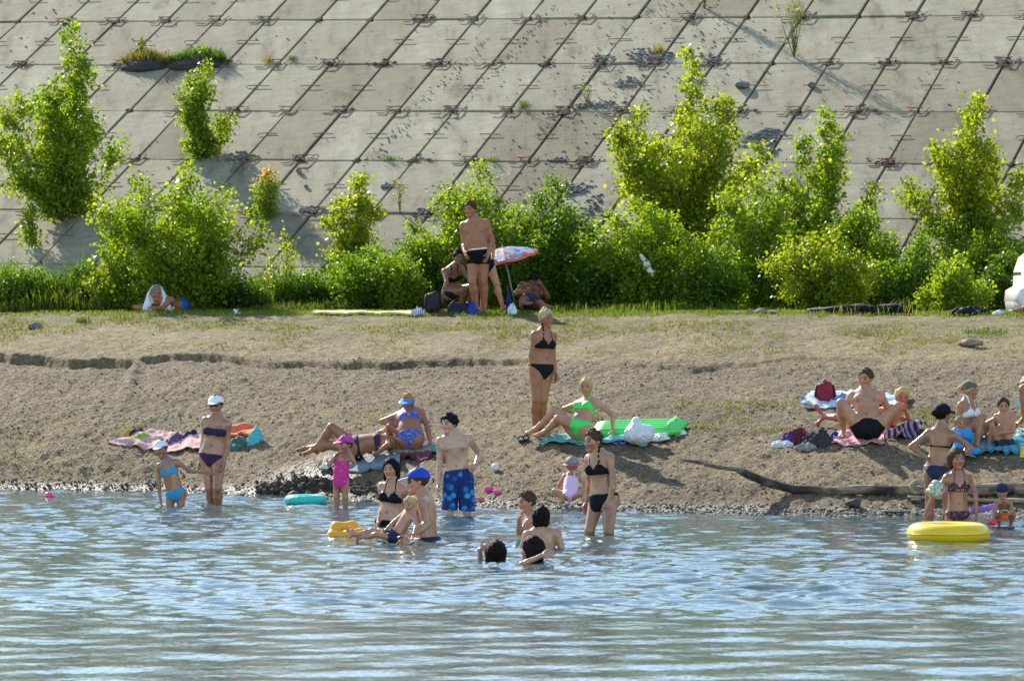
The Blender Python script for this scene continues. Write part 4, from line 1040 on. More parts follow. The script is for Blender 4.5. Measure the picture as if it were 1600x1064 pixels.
            L_ = loc(pel, Rp); a, c_ = np.abs(L_[..., 0]), L_[..., 2]; Lc = loc(nk, Rc); ac, cc_ = np.abs(Lc[..., 0]), Lc[..., 2]
            low = np.maximum((a-.036-(c_+.075)*1.05)*.7, -(c_+.14))
            reg = np.maximum(low, np.maximum(cc_+.055, np.maximum(ac-.082, 0)+np.maximum(cc_+.10, 0)*.6-.012))
            st = np.maximum.reduce([np.abs(ac-.045)-.011, -(cc_+.12), cc_-.03]); reg = np.minimum(reg, st); cloth('swimsuit', np.maximum(reg, np.linalg.norm(L_-np.array((0, 0, .14)), axis=-1)-.30), mt, .008)
        elif wn == 'wrap':
            Lc = loc(nk, Rc); reg = np.maximum(Lc[..., 2]+.03, -(Lc[..., 2]+w[2])); cloth('wrapped_towel', reg, mt, .028, src=G.g)
    # ---- hair, hats and glasses in the head's own frame
    def hmesh(name, fn, mat, parent=o, hres=.05, lo=(-.7, -1.0, -1.2), hi=(.7, 1.1, .9)):
        g = Field(lo, hi, hres); g.g[:] = .4; fn(g); v, f_ = nets(g.g, g.lo, g.h)
        if len(v) == 0: return None
        if np.linalg.det(np.array([RH[0], -RH[1], RH[2]])) < 0: f_ = f_[:, ::-1]
        return part(name, HL(v)+sh, f_, mat, parent)
    if hair and hstyle != 'bald':
        def fn(g):
            st = hstyle; thick = .045 if st in ('short', 'topbun', 'bun', 'pony') else .07
            g.ell((0, .08, .155), (.335+thick, .405+thick, .36+thick), k=.02)
            if st in ('long', 'bob'):
                L_ = .55 if st == 'bob' else .95
                for x in (-.24, 0, .24): g.cone((x, .22+.1*(x == 0), .1), (x*1.02, .30, -L_+.25), .22, .16 if st == 'bob' else .12, .10)
                for x in (-1, 1): g.cone((x*.30, .02, .05), (x*.32, .05, -.32 if st == 'bob' else -.55), .10, .07, .06)
            P = g.pts(); x, y, z = P[..., 0], P[..., 1], P[..., 2]
            # open the face
            facec = np.sqrt((x/.33)**2+((y+.50)/.44)**2+((z+.06)/.45)**2)-1
            g.g = np.maximum(g.g, -facec*.3)
            if st not in ('long', 'bob'): g.g = np.maximum(g.g, np.maximum(-(z+.06+np.clip(y, -.2, .4)*.9), -.5))
            else: g.g = np.maximum(g.g, -(y+.30+np.clip(z-.25, 0, 1)*2))
            g.g += (np.sin(np.arctan2(x, y-.05)*15+z*6+np.sin(z*9))*.014+np.sin(x*33+z*21)*np.sin(y*29+1)*.016).astype(np.float32)
            rr = np.random.default_rng(NP[0])
            for q_ in range(34):                                  # loose locks
                az = rr.random()*6.283; el = .15+1.3*rr.random(); e_ = np.array((math.cos(az)*math.cos(el)*.37, .08+math.sin(az)*math.cos(el)*.44, .16+math.sin(el)*.39))
                if e_[1] < -.12 and e_[2] < .36: continue
                tg = np.array((-math.sin(az), math.cos(az), 0))*rr.normal()*.5+np.array((math.cos(az)*.35, math.sin(az)*.35+.15, -.75)); tg /= np.linalg.norm(tg)
                g.cone(e_-tg*.05, e_+tg*(.12+.16*rr.random()), .06, .018, .02)
            if st in ('bun', 'topbun'): c = (0, .34, .36) if st == 'bun' else (0, .20, .58); g.ell(c, (.15, .15, .13), k=.03)
            if st == 'lowbun': g.ell((0, .58, .10), (.18, .20, .18), k=.05)
            if st == 'pony': g.cone((0, .45, .1), (.05, .55, -.45), .12, .06, .05)
            if st == 'mop':
                for a in range(9): g.ell((.30*math.cos(a*.7), .10-.32*math.sin(a*.7), .36), (.11, .11, .11), k=.06)
        hmesh('hair', fn, hair_mat('hair_'+hair, HAIR[hair]))
    if cap:
        ct, cm = cap[0], cap[1]
        if ct == 'cap':
            def dome(g):
                g.ell((0, .07, .17), (.43, .50, .43), k=.01); P = g.pts(); z = P[..., 2]+(P[..., 1]+.1)*.12
                g.g = np.maximum(g.g, -(z-.17))
            c_ = hmesh('cap', dome, cm)
            def brim(g):
                g.ell((0, -.45, .17), (.30, .40, .03), np.array([(1, 0, 0), (0, .97, .22), (0, -.22, .97)]), .01); P = g.pts(); g.g = np.maximum(g.g, P[..., 1]+.22); g.g = g.g
            if c_: hmesh('brim', brim, cap[2] if len(cap) > 2 else cm, c_, .03)
            if len(cap) > 3 and c_: # round white emblem on the side of the cap
                th = np.linspace(0, 6.283, 13)[:-1]; pts = [(-.435*math.sqrt(max(0, 1-((.10+.075*math.cos(a))/.5)**2-((.09+.075*math.sin(a))/.43)**2))*cap[3]*-1-.012*-cap[3]*1.0, .17+.075*math.cos(a), .26+.075*math.sin(a)) for a in th]
                part('emblem', HL(np.array(pts))+sh, [tuple(range(12))], pm('white_print', (.75, .77, .8)), c_, False)
        elif ct == 'visor':
            def band_(g): g.ell((0, .06, .16), (.415, .485, .42), k=.01); P = g.pts(); g.g = np.maximum(g.g, np.abs(P[..., 2]-.17-P[..., 1]*-.05)-.075)
            c_ = hmesh('visor', band_, cm)
            def brim(g): g.ell((0, -.42, .12), (.42, .42, .035), np.array([(1, 0, 0), (0, .93, .37), (0, -.37, .93)]), .01); P = g.pts(); g.g = np.maximum(g.g, P[..., 1]+.20)
            hmesh('brim', brim, cm, c_, .03)
        elif ct == 'hat':
            def dome(g): g.ell((0, .06, .2), (.44, .50, .40), k=.01); P = g.pts(); g.g = np.maximum(g.g, -(P[..., 2]-.12))
            c_ = hmesh('hat', dome, cm)
            def brim(g): g.ell((0, .04, .10), (.66, .74, .10), k=.01); P = g.pts(); g.g = np.maximum(g.g, -(P[..., 2]-.10+.35*(np.hypot(P[..., 0], P[..., 1])-.40))); g.g = np.maximum(g.g, (P[..., 2]-.15+.35*(np.hypot(P[..., 0], P[..., 1])-.40)))
            hmesh('brim', brim, cap[2] if len(cap) > 2 else cm, c_, .034, (-.9, -1, -.6), (.9, 1, .9))
        elif ct == 'band':
            def band_(g): g.ell((0, .08, .17), (.425, .495, .44), k=.01); P = g.pts(); g.g = np.maximum(g.g, -(P[..., 2]+P[..., 1]*.3-.10))
            hmesh('headscarf', band_, cm)
    if glasses:
        def gl(g):
            for s_ in (-1, 1): g.ell((s_*.145, -.375, .035), (.145, .04, .105), k=.02); g.cone((s_*.30, -.28, .06), (s_*.36, .08, .04), .02, .02, .01)
            g.cone((-.06, -.40, .06), (.06, -.40, .06), .025, .025, .02)
        hmesh('sunglasses', gl, pm('dark_lens', (.008, .008, .01), .08, .1, 5, 0, spec=.6), hres=.03)
    J['head'] = hc+sh; J['nk'] = nk+sh; J['pel'] = pel+sh; J['dz'] = dz; J['HL'] = lambda p: HL(p)+sh; J['o'] = o
    return J
# ------------------------------------------------------------------ the bathers, from left to right and back to front
BLK = pm('black_swim', (.010, .010, .014), .7, .2, 20, .2, spec=.1); NAVY = pm('navy_swim', (.015, .02, .06), .6, .2, 20, .2)
WHITE = pm('white_cloth', (.78, .79, .82), .75, .06, 20, .2); TURQ = pm('turquoise_swim', (.03, .30, .55), .55, .2, 25, .2)
GREEN = pm('neon_green_swim', (.06, .72, .13), .5, .1, 20, .2); PLUM = print_mat('plum_print', (.035, .02, .06), [(.10, .03, .10), (.05, .04, .12), (.14, .05, .08)], 60, .45)
PINKP = print_mat('pink_print', (.62, .045, .27), [(.75, .20, .35), (.55, .03, .35), (.8, .35, .45), (.62, .05, .27)], 22, .42)
PINKC = print_mat('pink_cap_print', (.50, .05, .30), [(.75, .15, .45), (.15, .05, .35), (.6, .10, .5)], 28, .5)
BLUESH = print_mat('blue_flower_print', (.012, .035, .16), [(.02, .20, .50), (.06, .32, .60), (.015, .10, .36), (.03, .25, .55)], 11, .58)
FLOR = print_mat('floral_print', (.05, .03, .05), [(.75, .12, .20), (.1, .45, .12), (.8, .35, .08), (.65, .05, .25), (.05, .25, .35)], 42, .5)
RAIN = print_mat('rainbow_print', (.05, .10, .45), [(.7, .25, .08), (.1, .35, .6), (.75, .55, .05), (.05, .15, .5)], 40, .5)
BLUE = pm('royal_blue_cap', (.012, .06, .50), .6, .15, 20, .2); VIS = pm('blue_visor', (.02, .24, .70), .4, .1, 20, .1)
LPINK = pm('pale_pink_swim', (.72, .50, .66), .7, .12, 12, .3); GREYP = print_mat('grey_pattern', (.22, .23, .26), [(.4, .4, .44), (.12, .12, .15), (.3, .32, .38)], 60, .5)
CYAN = pm('bright_blue_towel', (.03, .30, .66), .85, .15, 12, .5, 60); PINKB = pm('hot_pink', (.80, .10, .28), .6, .1, 20, .2)
def D(*a): return ('d',)+a
# --- on the bank
person('man lying on his front on the bank with a white towel over his head', 1.75, 'm', 71.0, (277, 481), (249, 474), face=(.10, -.25, -1), tsg=-1, head=(244, 462), hyaw=12, hpitch=-32, hdy=-.05,
       ra=[(216, 482, 0), (230, 485, -1)], la=[(253, 485, -1), (243, 484, -1)], rl=[D(.22, .96, -.10), D(.30, -.35, .80)], ll=[D(.32, .94, -.10), D(.12, -.05, .9)], rt=(.6, .4, .3), lt=(.6, .3, .3), skin='tan', hair='grey', wear=[('briefs', pm('blue_trunks', (.02, .10, .42), .6))])
person('tattooed woman with a dark bun crouching over the black backpack', 1.66, 'f', 68.6, (706, 466), (708, 428), yaw=22, tsg=-1, head=(716, 414), hyaw=20, hpitch=-30, bend=.05,
       ra=[(698, 452, -1), (690, 474, 0)], la=[(733, 447, -1), (739, 452, -1)], rl=[(726, 462, -1), (720, 486, 1)], ll=[(740, 458, -1), (733, 484, 1)], rt=(.5, -.8, 0), lt=(.5, -.8, 0), skin=(.24, .14, .10), hair='dark', hstyle='topbun', wear=[('bikini_top', BLK), ('bikini_bottom', BLK)])
p3 = person('heavy standing man in black trunks with a white waistband on the bank', 1.82, 'm', 68.0, (747, 403), (741, 348), yaw=-12, head=(734, 333), hyaw=-28, hpitch=4, ra=[(725, 380, 0), (727, 402, -1)], la=[(768, 380, 0), (763, 404, -1)],
       rl=[(738, 446, -1), (744, 487, 1)], ll=[(755, 446, -1), (757, 486, 1)], skin='tan', hair='brown', wear=[('briefs', BLK, WHITE)], bulk=1.16, belly=.9)
p4 = person('woman half hidden behind the standing man, holding a red thing', 1.62, 'f', 68.5, (757, 415), (747, 368), yaw=-150, head=(742, 354), ra=[(771, 385, 1), (770, 414, 1)], la=DOWN, ll=[(758, 450, 1), (752, 487, 1)], rl=[(776, 446, -1), (787, 486, 0)], rt=(.7, .4, 0), skin='fair', hair='brown', hstyle='bob', wear=[('bikini_top', BLK), ('bikini_bottom', BLK)], hands=('grip', 'relaxed'))
person('person in a dark cap sitting with raised arms under the umbrella', 1.75, 'm', 68.9, (829, 479), (831, 456), yaw=12, tsg=1, head=(834, 446), hyaw=20, hpitch=-12, ra=[(806, 465, -1), (830, 457, -1)], la=[(856, 470, -1), (847, 453, -1)],
       rl=('ik', 812, 491, (-.4, -.2, 1), .085), ll=('ik', 862, 491, (.4, -.2, 1), .085), skin='brown', hair='dark', wear=[('briefs', NAVY)], cap=('cap', BLK), hands=('relaxed', 'grip'))
person('bather at the right edge of the picture standing beside the white car', 1.72, 'm', 64.4, (1628, 403), (1636, 349), yaw=-60, rl=[(1613, 446, -1), (1600, 487, 1)], ll=DOWN, rt=(-.9, -.3, 0), skin='tan', hair='brown', wear=[('briefs', NAVY)])
# --- on the beach
person('blonde woman with a bun standing in a black string bikini on the beach', 1.70, 'f', hit(842, 682).y, (846, 581), (850, 523), yaw=35, head=(854, 505), hyaw=40, hpitch=-25, ra=[(830, 562, 0), (834, 590, -1)], la=[(864, 565, 0), (868, 590, -1)],
       rl=[(838, 630, -1), (836, 675, 1)], ll=[(849, 630, -1), (846, 674, 1)], skin='tan', hair='white', hstyle='topbun', wear=[('bikini_top', BLK), ('bikini_bottom', BLK)], bulk=1.05)
person('blonde girl in a neon green bikini sitting and leaning on her arm', 1.66, 'f', ('sit', .075), (906, 678), (919, 633), yaw=-28, tsg=1, head=(916, 614), hyaw=-12, hpitch=0, la=('ik', 957, 687, (1, .4, .2), .04), ra=('ik', 884, 681, (-.5, .6, .3), .05),
       rl=('ik', 836, 690, (0, .2, 1), .085), ll=('ik', 852, 693, (-.2, -.8, .6), .085), rt=(-.8, -.5, .4), lt=(-.8, -.5, .4), skin='fair', hair='blond', hstyle='pony', wear=[('bikini_top', GREEN), ('bikini_bottom', GREEN)])
person('sunburnt woman in a blue visor sitting behind the lying woman', 1.68, 'f', ('sit', .085), (641, 690), (641, 645), yaw=-8, tsg=1, head=(637, 635), hyaw=-14, hpitch=-32, ra=[(597, 663, 1), (623, 668, -1)], la=('ik', 673, 702, (1, .2, .3), .04),
       rl=('ik', 598, 689, (-.3, -.2, 1), .085), ll=('ik', 611, 691, (.0, -.3, 1), .085), skin=(.36, .155, .095), hair='ginger', wear=[('bikini_top', RAIN), ('bikini_bottom', RAIN)], cap=('visor', VIS), bulk=1.14, belly=.8)
person('white haired woman lying on her back with one arm over her head', 1.66, 'f', ('sit', .075), (556, 713), (612, 706), face=(.05, -.15, 1), head=(641, 710), hyaw=60, hpitch=50, hroll=75, ra=[(608, 682, -1), (632, 701, -1)], la=('ik', 590, 729, (.3, -1, .2), .05),
       rl=('ik', 492, 729, (-.2, -.1, 1), .085), ll=('ik', 466, 727, (0, .2, 1), .085), rt=(-.7, -.4, .5), lt=(-.3, -.3, .9), skin='tan', hair='white', hstyle='bob', wear=[('bandeau', PLUM), ('bikini_bottom', PLUM)], bulk=1.12, belly=.8)
person('man in black trunks sitting with knees apart on a pink towel', 1.80, 'm', ('sit', .085), (1355, 680), (1353, 622), yaw=-6, tsg=1, head=(1352, 604), hyaw=-28, hpitch=-4, ra=('ik', 1328, 684, (-.6, .8, .2), .04), la=('ik', 1392, 678, (1, .5, .2), .04),
       rl=('ik', 1317, 694, (-.45, -.3, 1), .085), ll=('ik', 1376, 692, (.75, -.2, .8), .085), rt=(-.2, -1, 0), lt=(-.5, -1, 0), skin='fair', hair='brown', wear=[('briefs', BLK, None, .088)])
person('blond child with reddish skin lying on the front propped on the elbows behind the seated man', 1.52, 'c', ('sit', .065), (1345, 662), (1403, 648), face=(.35, -.45, -1), tsg=-1, head=(1410, 630), hyaw=5, hpitch=-12, ra=[(1397, 671, -1), (1409, 648, -1)], la=[(1424, 668, 1), (1414, 648, -1)],
       rl=[(1315, 663, 1), (1286, 660, 1)], ll=[(1314, 660, 1), (1284, 656, 1)], rt=(-.5, 0, -.6), lt=(-.5, 0, .6), skin='red', hair='blond', hstyle='mop', wear=[('briefs', NAVY)], hands=('grip', 'grip'))  # skin tone redder than the other bathers have
p27 = person('woman in a grey headscarf and white bikini sitting by the blue wrapped toddler', 1.56, 'f', ('sit', .085), (1514, 681), (1511, 628), yaw=48, head=(1516, 611), hyaw=72, hpitch=-6, la=[(1530, 664, -1), (1542, 682, -1)], ra=[(1494, 664, -1), (1506, 684, -1)],
       rl=('ik', 1526, 708, (.5, -.3, 1), .085), ll=('ik', 1552, 702, (.6, .4, .9), .085), rt=(.8, -.6, 0), skin='olive', hair='blond', hstyle='lowbun', wear=[('bikini_top', WHITE), ('bikini_bottom', WHITE)], cap=('band', pm('grey_scarf', (.13, .12, .10), .8)))
person('toddler wrapped in a bright blue towel', .88, 't', ('sit', .11), (1502, 699), (1501, 673), yaw=12, head=(1501, 660), hyaw=15, hpitch=-10, ra=[D(-.3, -.5, -.6), D(.4, -.6, .1)], la=[D(.3, -.4, -.7), D(-.3, -.7, .1)], rl=[D(-.3, -.95, .1), D(-.1, -.9, -.4)], ll=[D(.3, -.95, .1), D(.1, -.9, -.4)], skin='fair', hair='sandy', wear=[('wrap', CYAN, .40), ('briefs', WHITE)])
person('boy with dark hair and sandals sitting with his arms round his knees', 1.28, 'c', ('sit', .085), (1571, 693), (1570, 652), yaw=-16, head=(1568, 636), hyaw=-4, hpitch=4, ra=[(1554, 672, 1), (1562, 678, -1)], la=[(1583, 674, -1), (1566, 676, -1)],
       rl=('ik', 1545, 706, (-.2, -.2, 1), .085), ll=('ik', 1562, 708, (.1, -.2, 1), .085), rt=(-.4, -1, 0), lt=(-.3, -1, 0), skin='fair', hair='brown', wear=[('briefs', NAVY, None, .09)])
person('bather in a pale hat cut off by the right edge above the turquoise mat', 1.66, 'f', ('sit', .085), (1626, 658), (1618, 619), yaw=-30, head=(1613, 604), rl=('ik', 1600, 676, (-.3, -.2, 1), .085), ll=('ik', 1650, 676, (.3, -.2, 1), .085), skin='tan', hair='brown', wear=[('bikini_top', NAVY), ('bikini_bottom', NAVY)], cap=('hat', pm('pale_hat', (.62, .64, .68), .8)))
person('toddler in a pale pink swimsuit squatting at the edge of the water, seen from behind', .98, 't', hit(889, 792).y+.05, (891, 778), (893, 745), yaw=172, tsg=1, head=(894, 733), hyaw=168, hpitch=-20, la=[(872, 764, 1), (865, 787, 0)], ra=[(914, 762, 1), (917, 778, 1)],
       ll=('ik', 880, 791, (-.8, .6, .5), .05), rl=('ik', 911, 790, (.8, .6, .5), .05), lt=(-.5, .8, 0), rt=(.5, .8, 0), skin='fair', hair='sandy', wear=[('swimsuit', LPINK)], cap=('hat', GREYP, PINKB))
# --- in the water
person('woman in white cap and sunglasses standing knee deep in a plum bikini', 1.72, 'f', wl(788), (332, 712), (339, 655), yaw=-14, head=(337, 634), hyaw=-12, ra=[(318, 690, 1), (312, 720, -1)], la=[(356, 690, 0), (350, 722, -1)],
       rl=[(327, 762, -1), (331, 806, 1)], ll=[(340, 762, -1), (342, 806, 1)], skin='olive', hair='brown', wear=[('bandeau', PLUM), ('bikini_bottom', PLUM, .02)], cap=('cap', WHITE), glasses=True, snap=False)
person('girl in a turquoise bikini and white cap reaching towards the woman with sunglasses', 1.40, 'c', wl(791), (274, 769), (260, 719), yaw=-12, head=(251, 703), hyaw=-12, hroll=-8, ra=[(248, 748, 0), (251, 782, -1)], la=[(291, 732, 0), (316, 737, 0)], skin='tan', hair='brown', hstyle='pony',
       wear=[('bikini_top', TURQ), ('bikini_bottom', TURQ, .03)], cap=('cap', WHITE), snap=False, hands=('relaxed', 'flat'))
person('little girl in a pink swimsuit and pink cap rubbing her eyes', 1.04, 't', wl(795), (533, 752), (535, 710), yaw=-22, head=(539, 695), hyaw=-48, hpitch=-8, ra=[(514, 726, -1), (528, 706, -1)], la=[(553, 722, -1), (545, 702, -1)], skin='olive', hair='brown', wear=[('swimsuit', PINKP)], cap=('cap', PINKC, PINKB), snap=False)
person('dark haired woman in a black bikini standing hip deep', 1.64, 'f', wl(822), (608, 818), (615, 759), yaw=-24, head=(610, 734), hyaw=-18, ra=[(597, 788, 0), (591, 816, -1)], la=[(632, 788, 1), (630, 816, 1)], skin='fair', hair='dark', hstyle='long', wear=[('bikini_top', BLK), ('bikini_bottom', BLK, .03)], snap=False)
p15 = person('man in a blue cap and dark glasses holding a blond child in the water', 1.86, 'm', wl(846)+.12, (669, 853), (662, 772), yaw=-100, tsg=1, head=(652, 752), hyaw=-82, hpitch=-8, la=[(666, 820, -1), (640, 838, -1)], ra=[(640, 808, 1), (622, 826, -1)], skin='fair', hair='brown', wear=[('shorts', NAVY, .6)], cap=('cap', BLUE, BLUE, -1), glasses=True, snap=False, hands=('relaxed', 'relaxed'))
p16 = person('small blond child lying back in the arms of the man in the blue cap', 1.08, 'c', wl(846)-.22, (618, 838), (637, 809), face=(-.75, -.6, .5), head=(640, 790), hyaw=-28, hpitch=5, ra=[(613, 817, -1), (602, 828, -1)], la=[(650, 822, -1), (646, 834, -1)], rl=[(580, 828, -1), (556, 834, 0)], ll=[(585, 834, 1), (560, 840, 1)], rt=(-.5, 0, .8), lt=(-.5, 0, .8), skin='fair', hair='blond', hstyle='mop', wear=[('briefs', NAVY)], snap=False)
person('dark haired boy in long blue flowered shorts looking down', 1.74, 'm', wl(806), (716, 745), (710, 682), yaw=-6, head=(701, 663), hyaw=-38, hpitch=-24, ra=[(687, 722, 0), (684, 758, -1)], la=[(750, 711, 1), (742, 727, -1)], skin='pale', hair='dark', hstyle='mop', wear=[('shorts', BLUESH, .92)], snap=False, bulk=.86, hands=('relaxed', 'grip'))
person('boy with short dark hair bending forward with his hand at his mouth', 1.60, 'm', wl(851)+.5, (829, 868), (832, 806), yaw=-70, tsg=1, head=(822, 785), hyaw=-58, hpitch=-16, ra=[(812, 830, 1), (812, 808, -1)], la=[(806, 838, -1), (811, 812, -1)], skin='fair', hair='brown', wear=[('shorts', NAVY, .6)], snap=False, bulk=.9)
person('dark haired boy seen from behind with his shoulders out of the water', 1.52, 'm', wl(857), (852, 892), (846, 830), yaw=176, head=(847, 808), hyaw=165, hroll=-4, ra=[D(.35, -.1, -1), D(-.2, .6, -.6)], la=[D(-.35, -.1, -1), D(.2, .6, -.6)], skin='fair', hair='dark', hstyle='bob', wear=[('shorts', NAVY, .6)], snap=False, bulk=.95)
person('swimmer with black hair and one bent arm raised above the water', 1.55, 'c', wl(879), (780, 958), (776, 888), yaw=178, tsg=1, head=(776, 866), hyaw=170, la=[(751, 884, 1), (750, 858, -1)], ra=[D(.5, .3, -.8), D(0, .6, -.5)], lh=(.8, -.2, .35), skin='fair', hair='dark', hstyle='bob', wear=[('briefs', NAVY)], snap=False)
person('swimmer with long wet black hair resting one forearm on the water', 1.58, 'c', wl(881), (838, 958), (835, 884), yaw=-150, tsg=1, head=(830, 860), hyaw=-118, hroll=8, la=[(815, 882, -1), (846, 868, -1)], ra=[D(.6, .4, -.7), D(.2, .8, -.3)], lh=(.95, -.2, .1), skin='fair', hair='dark', hstyle='long', wear=[('briefs', NAVY)], snap=False)
person('dark haired woman in a black bikini standing thigh deep, head turned left', 1.74, 'f', wl(834), (943, 777), (936, 712), yaw=-42, head=(926, 690), hyaw=-50, hpitch=-6, la=[(959, 752, -1), (950, 794, -1)], ra=[(922, 750, 1), (916, 785, 1)], rl=[(921, 828, -1), (925, 880, 1)], ll=[(951, 830, -1), (952, 880, 1)], skin='olive', hair='brown', hstyle='short', wear=[('bikini_top', BLK), ('bikini_bottom', BLK, .03)], snap=False)
person('woman in a black cap and string bikini seen from behind, hands on her hips', 1.64, 'f', wl(817), (1466, 733), (1471, 662), yaw=158, head=(1474, 643), hyaw=128, hpitch=-8, la=[(1427, 695, 0), (1449, 716, -1)], ra=[(1509, 694, 0), (1492, 718, -1)], rl=DOWN, ll=DOWN, skin='tan', hair='dark', hstyle='lowbun', wear=[('bandeau', BLK), ('bikini_bottom', NAVY, .03)], cap=('cap', BLK), snap=False)
p30 = person('girl in a floral bikini leaning on a big yellow swim ring', 1.52, 'c', wl(831), (1496, 803), (1497, 740), yaw=6, head=(1496, 718), hyaw=14, hpitch=-5, ra=[(1460, 770, -1), (1443, 808, -1)], la=[(1524, 771, -1), (1526, 808, -1)], skin='tan', hair='brown', hstyle='bob', wear=[('bikini_top', FLOR), ('bikini_bottom', FLOR, .03)], snap=False)
person('toddler in a navy sun hat squatting in the shallows with a bucket', .86, 't', wl(822), (1571, 803), (1568, 782), yaw=-8, tsg=-1, head=(1566, 769), hyaw=-6, hpitch=-6, ra=[(1553, 799, -1), (1552, 812, -1)], la=[(1582, 797, -1), (1573, 806, -1)], rl=[(1558, 804, -1), (1561, 819, 1)], ll=[(1583, 803, -1), (1579, 819, 1)], skin='olive', hair='sandy', wear=[('briefs', WHITE)], cap=('hat', NAVY), snap=False, hands=('grip', 'relaxed'))
# ------------------------------------------------------------------ things on the bank, the beach and the water
def towel(name, label, cat, quad, mat, thick=.018, wrinkle=.02, n=26, grp=None, seed=1, ragged=.04, mats=None):
    """a cloth lying on the ground; quad = four photo pixels of its corners in turn"""
    c = [hit(*q) for q in quad]; s = np.linspace(0, 1, n); A, B = np.meshgrid(s, s, indexing='ij')
    c = np.array([tuple(q) for q in c]); P = (1-A)[..., None]*((1-B)[..., None]*c[0]+B[..., None]*c[1])+A[..., None]*((1-B)[..., None]*c[3]+B[..., None]*c[2])
    e = np.minimum.reduce([A, 1-A, B, 1-B]); w = np.stack([fbm(P[..., 0]*5+seed, P[..., 1]*5, seed+k, 2)-.5 for k in (1, 5)], -1)*ragged*4*(e < .12)[..., None]; P[..., :2] += w*.6
    z = ground_z(P[..., 0], P[..., 1], True)
    for k in range(2): z[1:-1, 1:-1] = np.maximum(z[1:-1, 1:-1], (z[:-2, 1:-1]+z[2:, 1:-1]+z[1:-1, :-2]+z[1:-1, 2:])/4)
    fo = np.abs(fbm(P[..., 0]*4+seed*3, P[..., 1]*4, seed+9, 3)-.5)
    P[..., 2] = z+thick+wrinkle*(1-np.clip(fo*5, 0, 1))*1.6+.012
    low = P.copy(); low[..., 2] -= thick
    mb = MB(); mb.grid(P); mb.grid(low[:, ::-1]); m_ = n*n
    ring = [i*n for i in range(n)]+[(n-1)*n+j for j in range(1, n)]+[i*n+n-1 for i in range(n-2, -1, -1)]+[j for j in range(n-2, 0, -1)]
    bot = [m_+(i//n)*n+(n-1-i % n) for i in ring]
    f = mb.f+[(ring[i], ring[(i+1) % len(ring)], bot[(i+1) % len(ring)], bot[i]) for i in range(len(ring))]
    v = np.concatenate(mb.v); o = obj(name, v, f, mat, loc=Vector(c.mean(0))); return tagit(o, label, cat, grp)
def heap(name, label, cat, px, py, w, h, mat, seed=1, d=None, grp=None, fold=.5, lift=0, Y=None):
    """crumpled cloth: a low lump with deep folds; centre of its foot at a pixel"""
    c = hit(px, py) if Y is None else W(px, py, Y); s = F/c.y; W_, H_ = w/s, h/s; d = d or W_*.7
    v, f = ico(5 if w >= 20 else 4); v = v.copy(); r = np.random.default_rng(seed)
    th = np.arctan2(v[:, 1], v[:, 0]); rad = 1+.8*(fbm(np.cos(th)*1.6+seed, np.sin(th)*1.6+seed*2, seed, 3)-.5)
    fo = np.abs(fbm(v[:, 0]*2.4+seed, v[:, 1]*2.4+v[:, 2]*1.4, seed+3, 3)-.5)*2; tall = .35+.95*fbm(v[:, 0]*1.7+seed*5, v[:, 1]*1.7, seed+8, 2)
    fo2 = np.abs(fbm(v[:, 0]*5+seed*2, v[:, 1]*4+v[:, 2]*5, seed+13, 2)-.5)*2
    v = v*rad[:, None]*(1-fold*np.clip(.35-fo, 0, 1)[:, None]*1.1-.35*np.clip(.22-fo2, 0, 1)[:, None])
    P = np.stack([v[:, 0]*W_/2, v[:, 1]*d/2, np.maximum(v[:, 2], -.12)*H_*tall], -1)
    P[:, :2] += np.array(c)[:2]; g = ground_z(P[:, 0], P[:, 1]) if Y is None else np.full(len(P), c.z); P[:, 2] += g+lift+.01
    o = obj(name, P, f, mat, loc=c); return tagit(o, label, cat, grp)
def solid(name, prims, h, mat, loc, parent=None, label=None, cat=None, grp=None, cut=None):
    """an implicit solid in metres around loc; prims: ('c', a, b, r1, r2, k) or ('e', c, r, k)"""
    lo = []; hi = []
    for p in prims:
        if p[0] == 'c': m = max(p[3], p[4]); lo += [np.minimum(p[1], p[2])-m]; hi += [np.maximum(p[1], p[2])+m]
        else: lo += [np.array(p[1])-np.array(p[2])]; hi += [np.array(p[1])+np.array(p[2])]
    g = Field(np.min(lo, 0)-.02, np.max(hi, 0)+.02, h)
    for p in prims:
        if p[0] == 'c': g.cone(p[1], p[2], p[3], p[4], p[5])
        else: g.ell(p[1], p[2], None, p[3])
    if cut: g.g = np.maximum(g.g, cut(g.pts())).astype(np.float32)
    v, f = nets(g.g, g.lo, g.h); v = v+np.array(loc)
    if parent is not None: return part(name, v, f, mat, parent)
    o = obj(name, v, f, mat, loc=loc)
    return tagit(o, label, cat, grp)
def vinyl(name, c, rough=.25): return pm(name, c, rough, .06, 4, .05, 10, .004, .5)
def on_water(px, py, dz=0): Y = wl(py); return Vector(((px-CX)*Y/F, Y, dz))

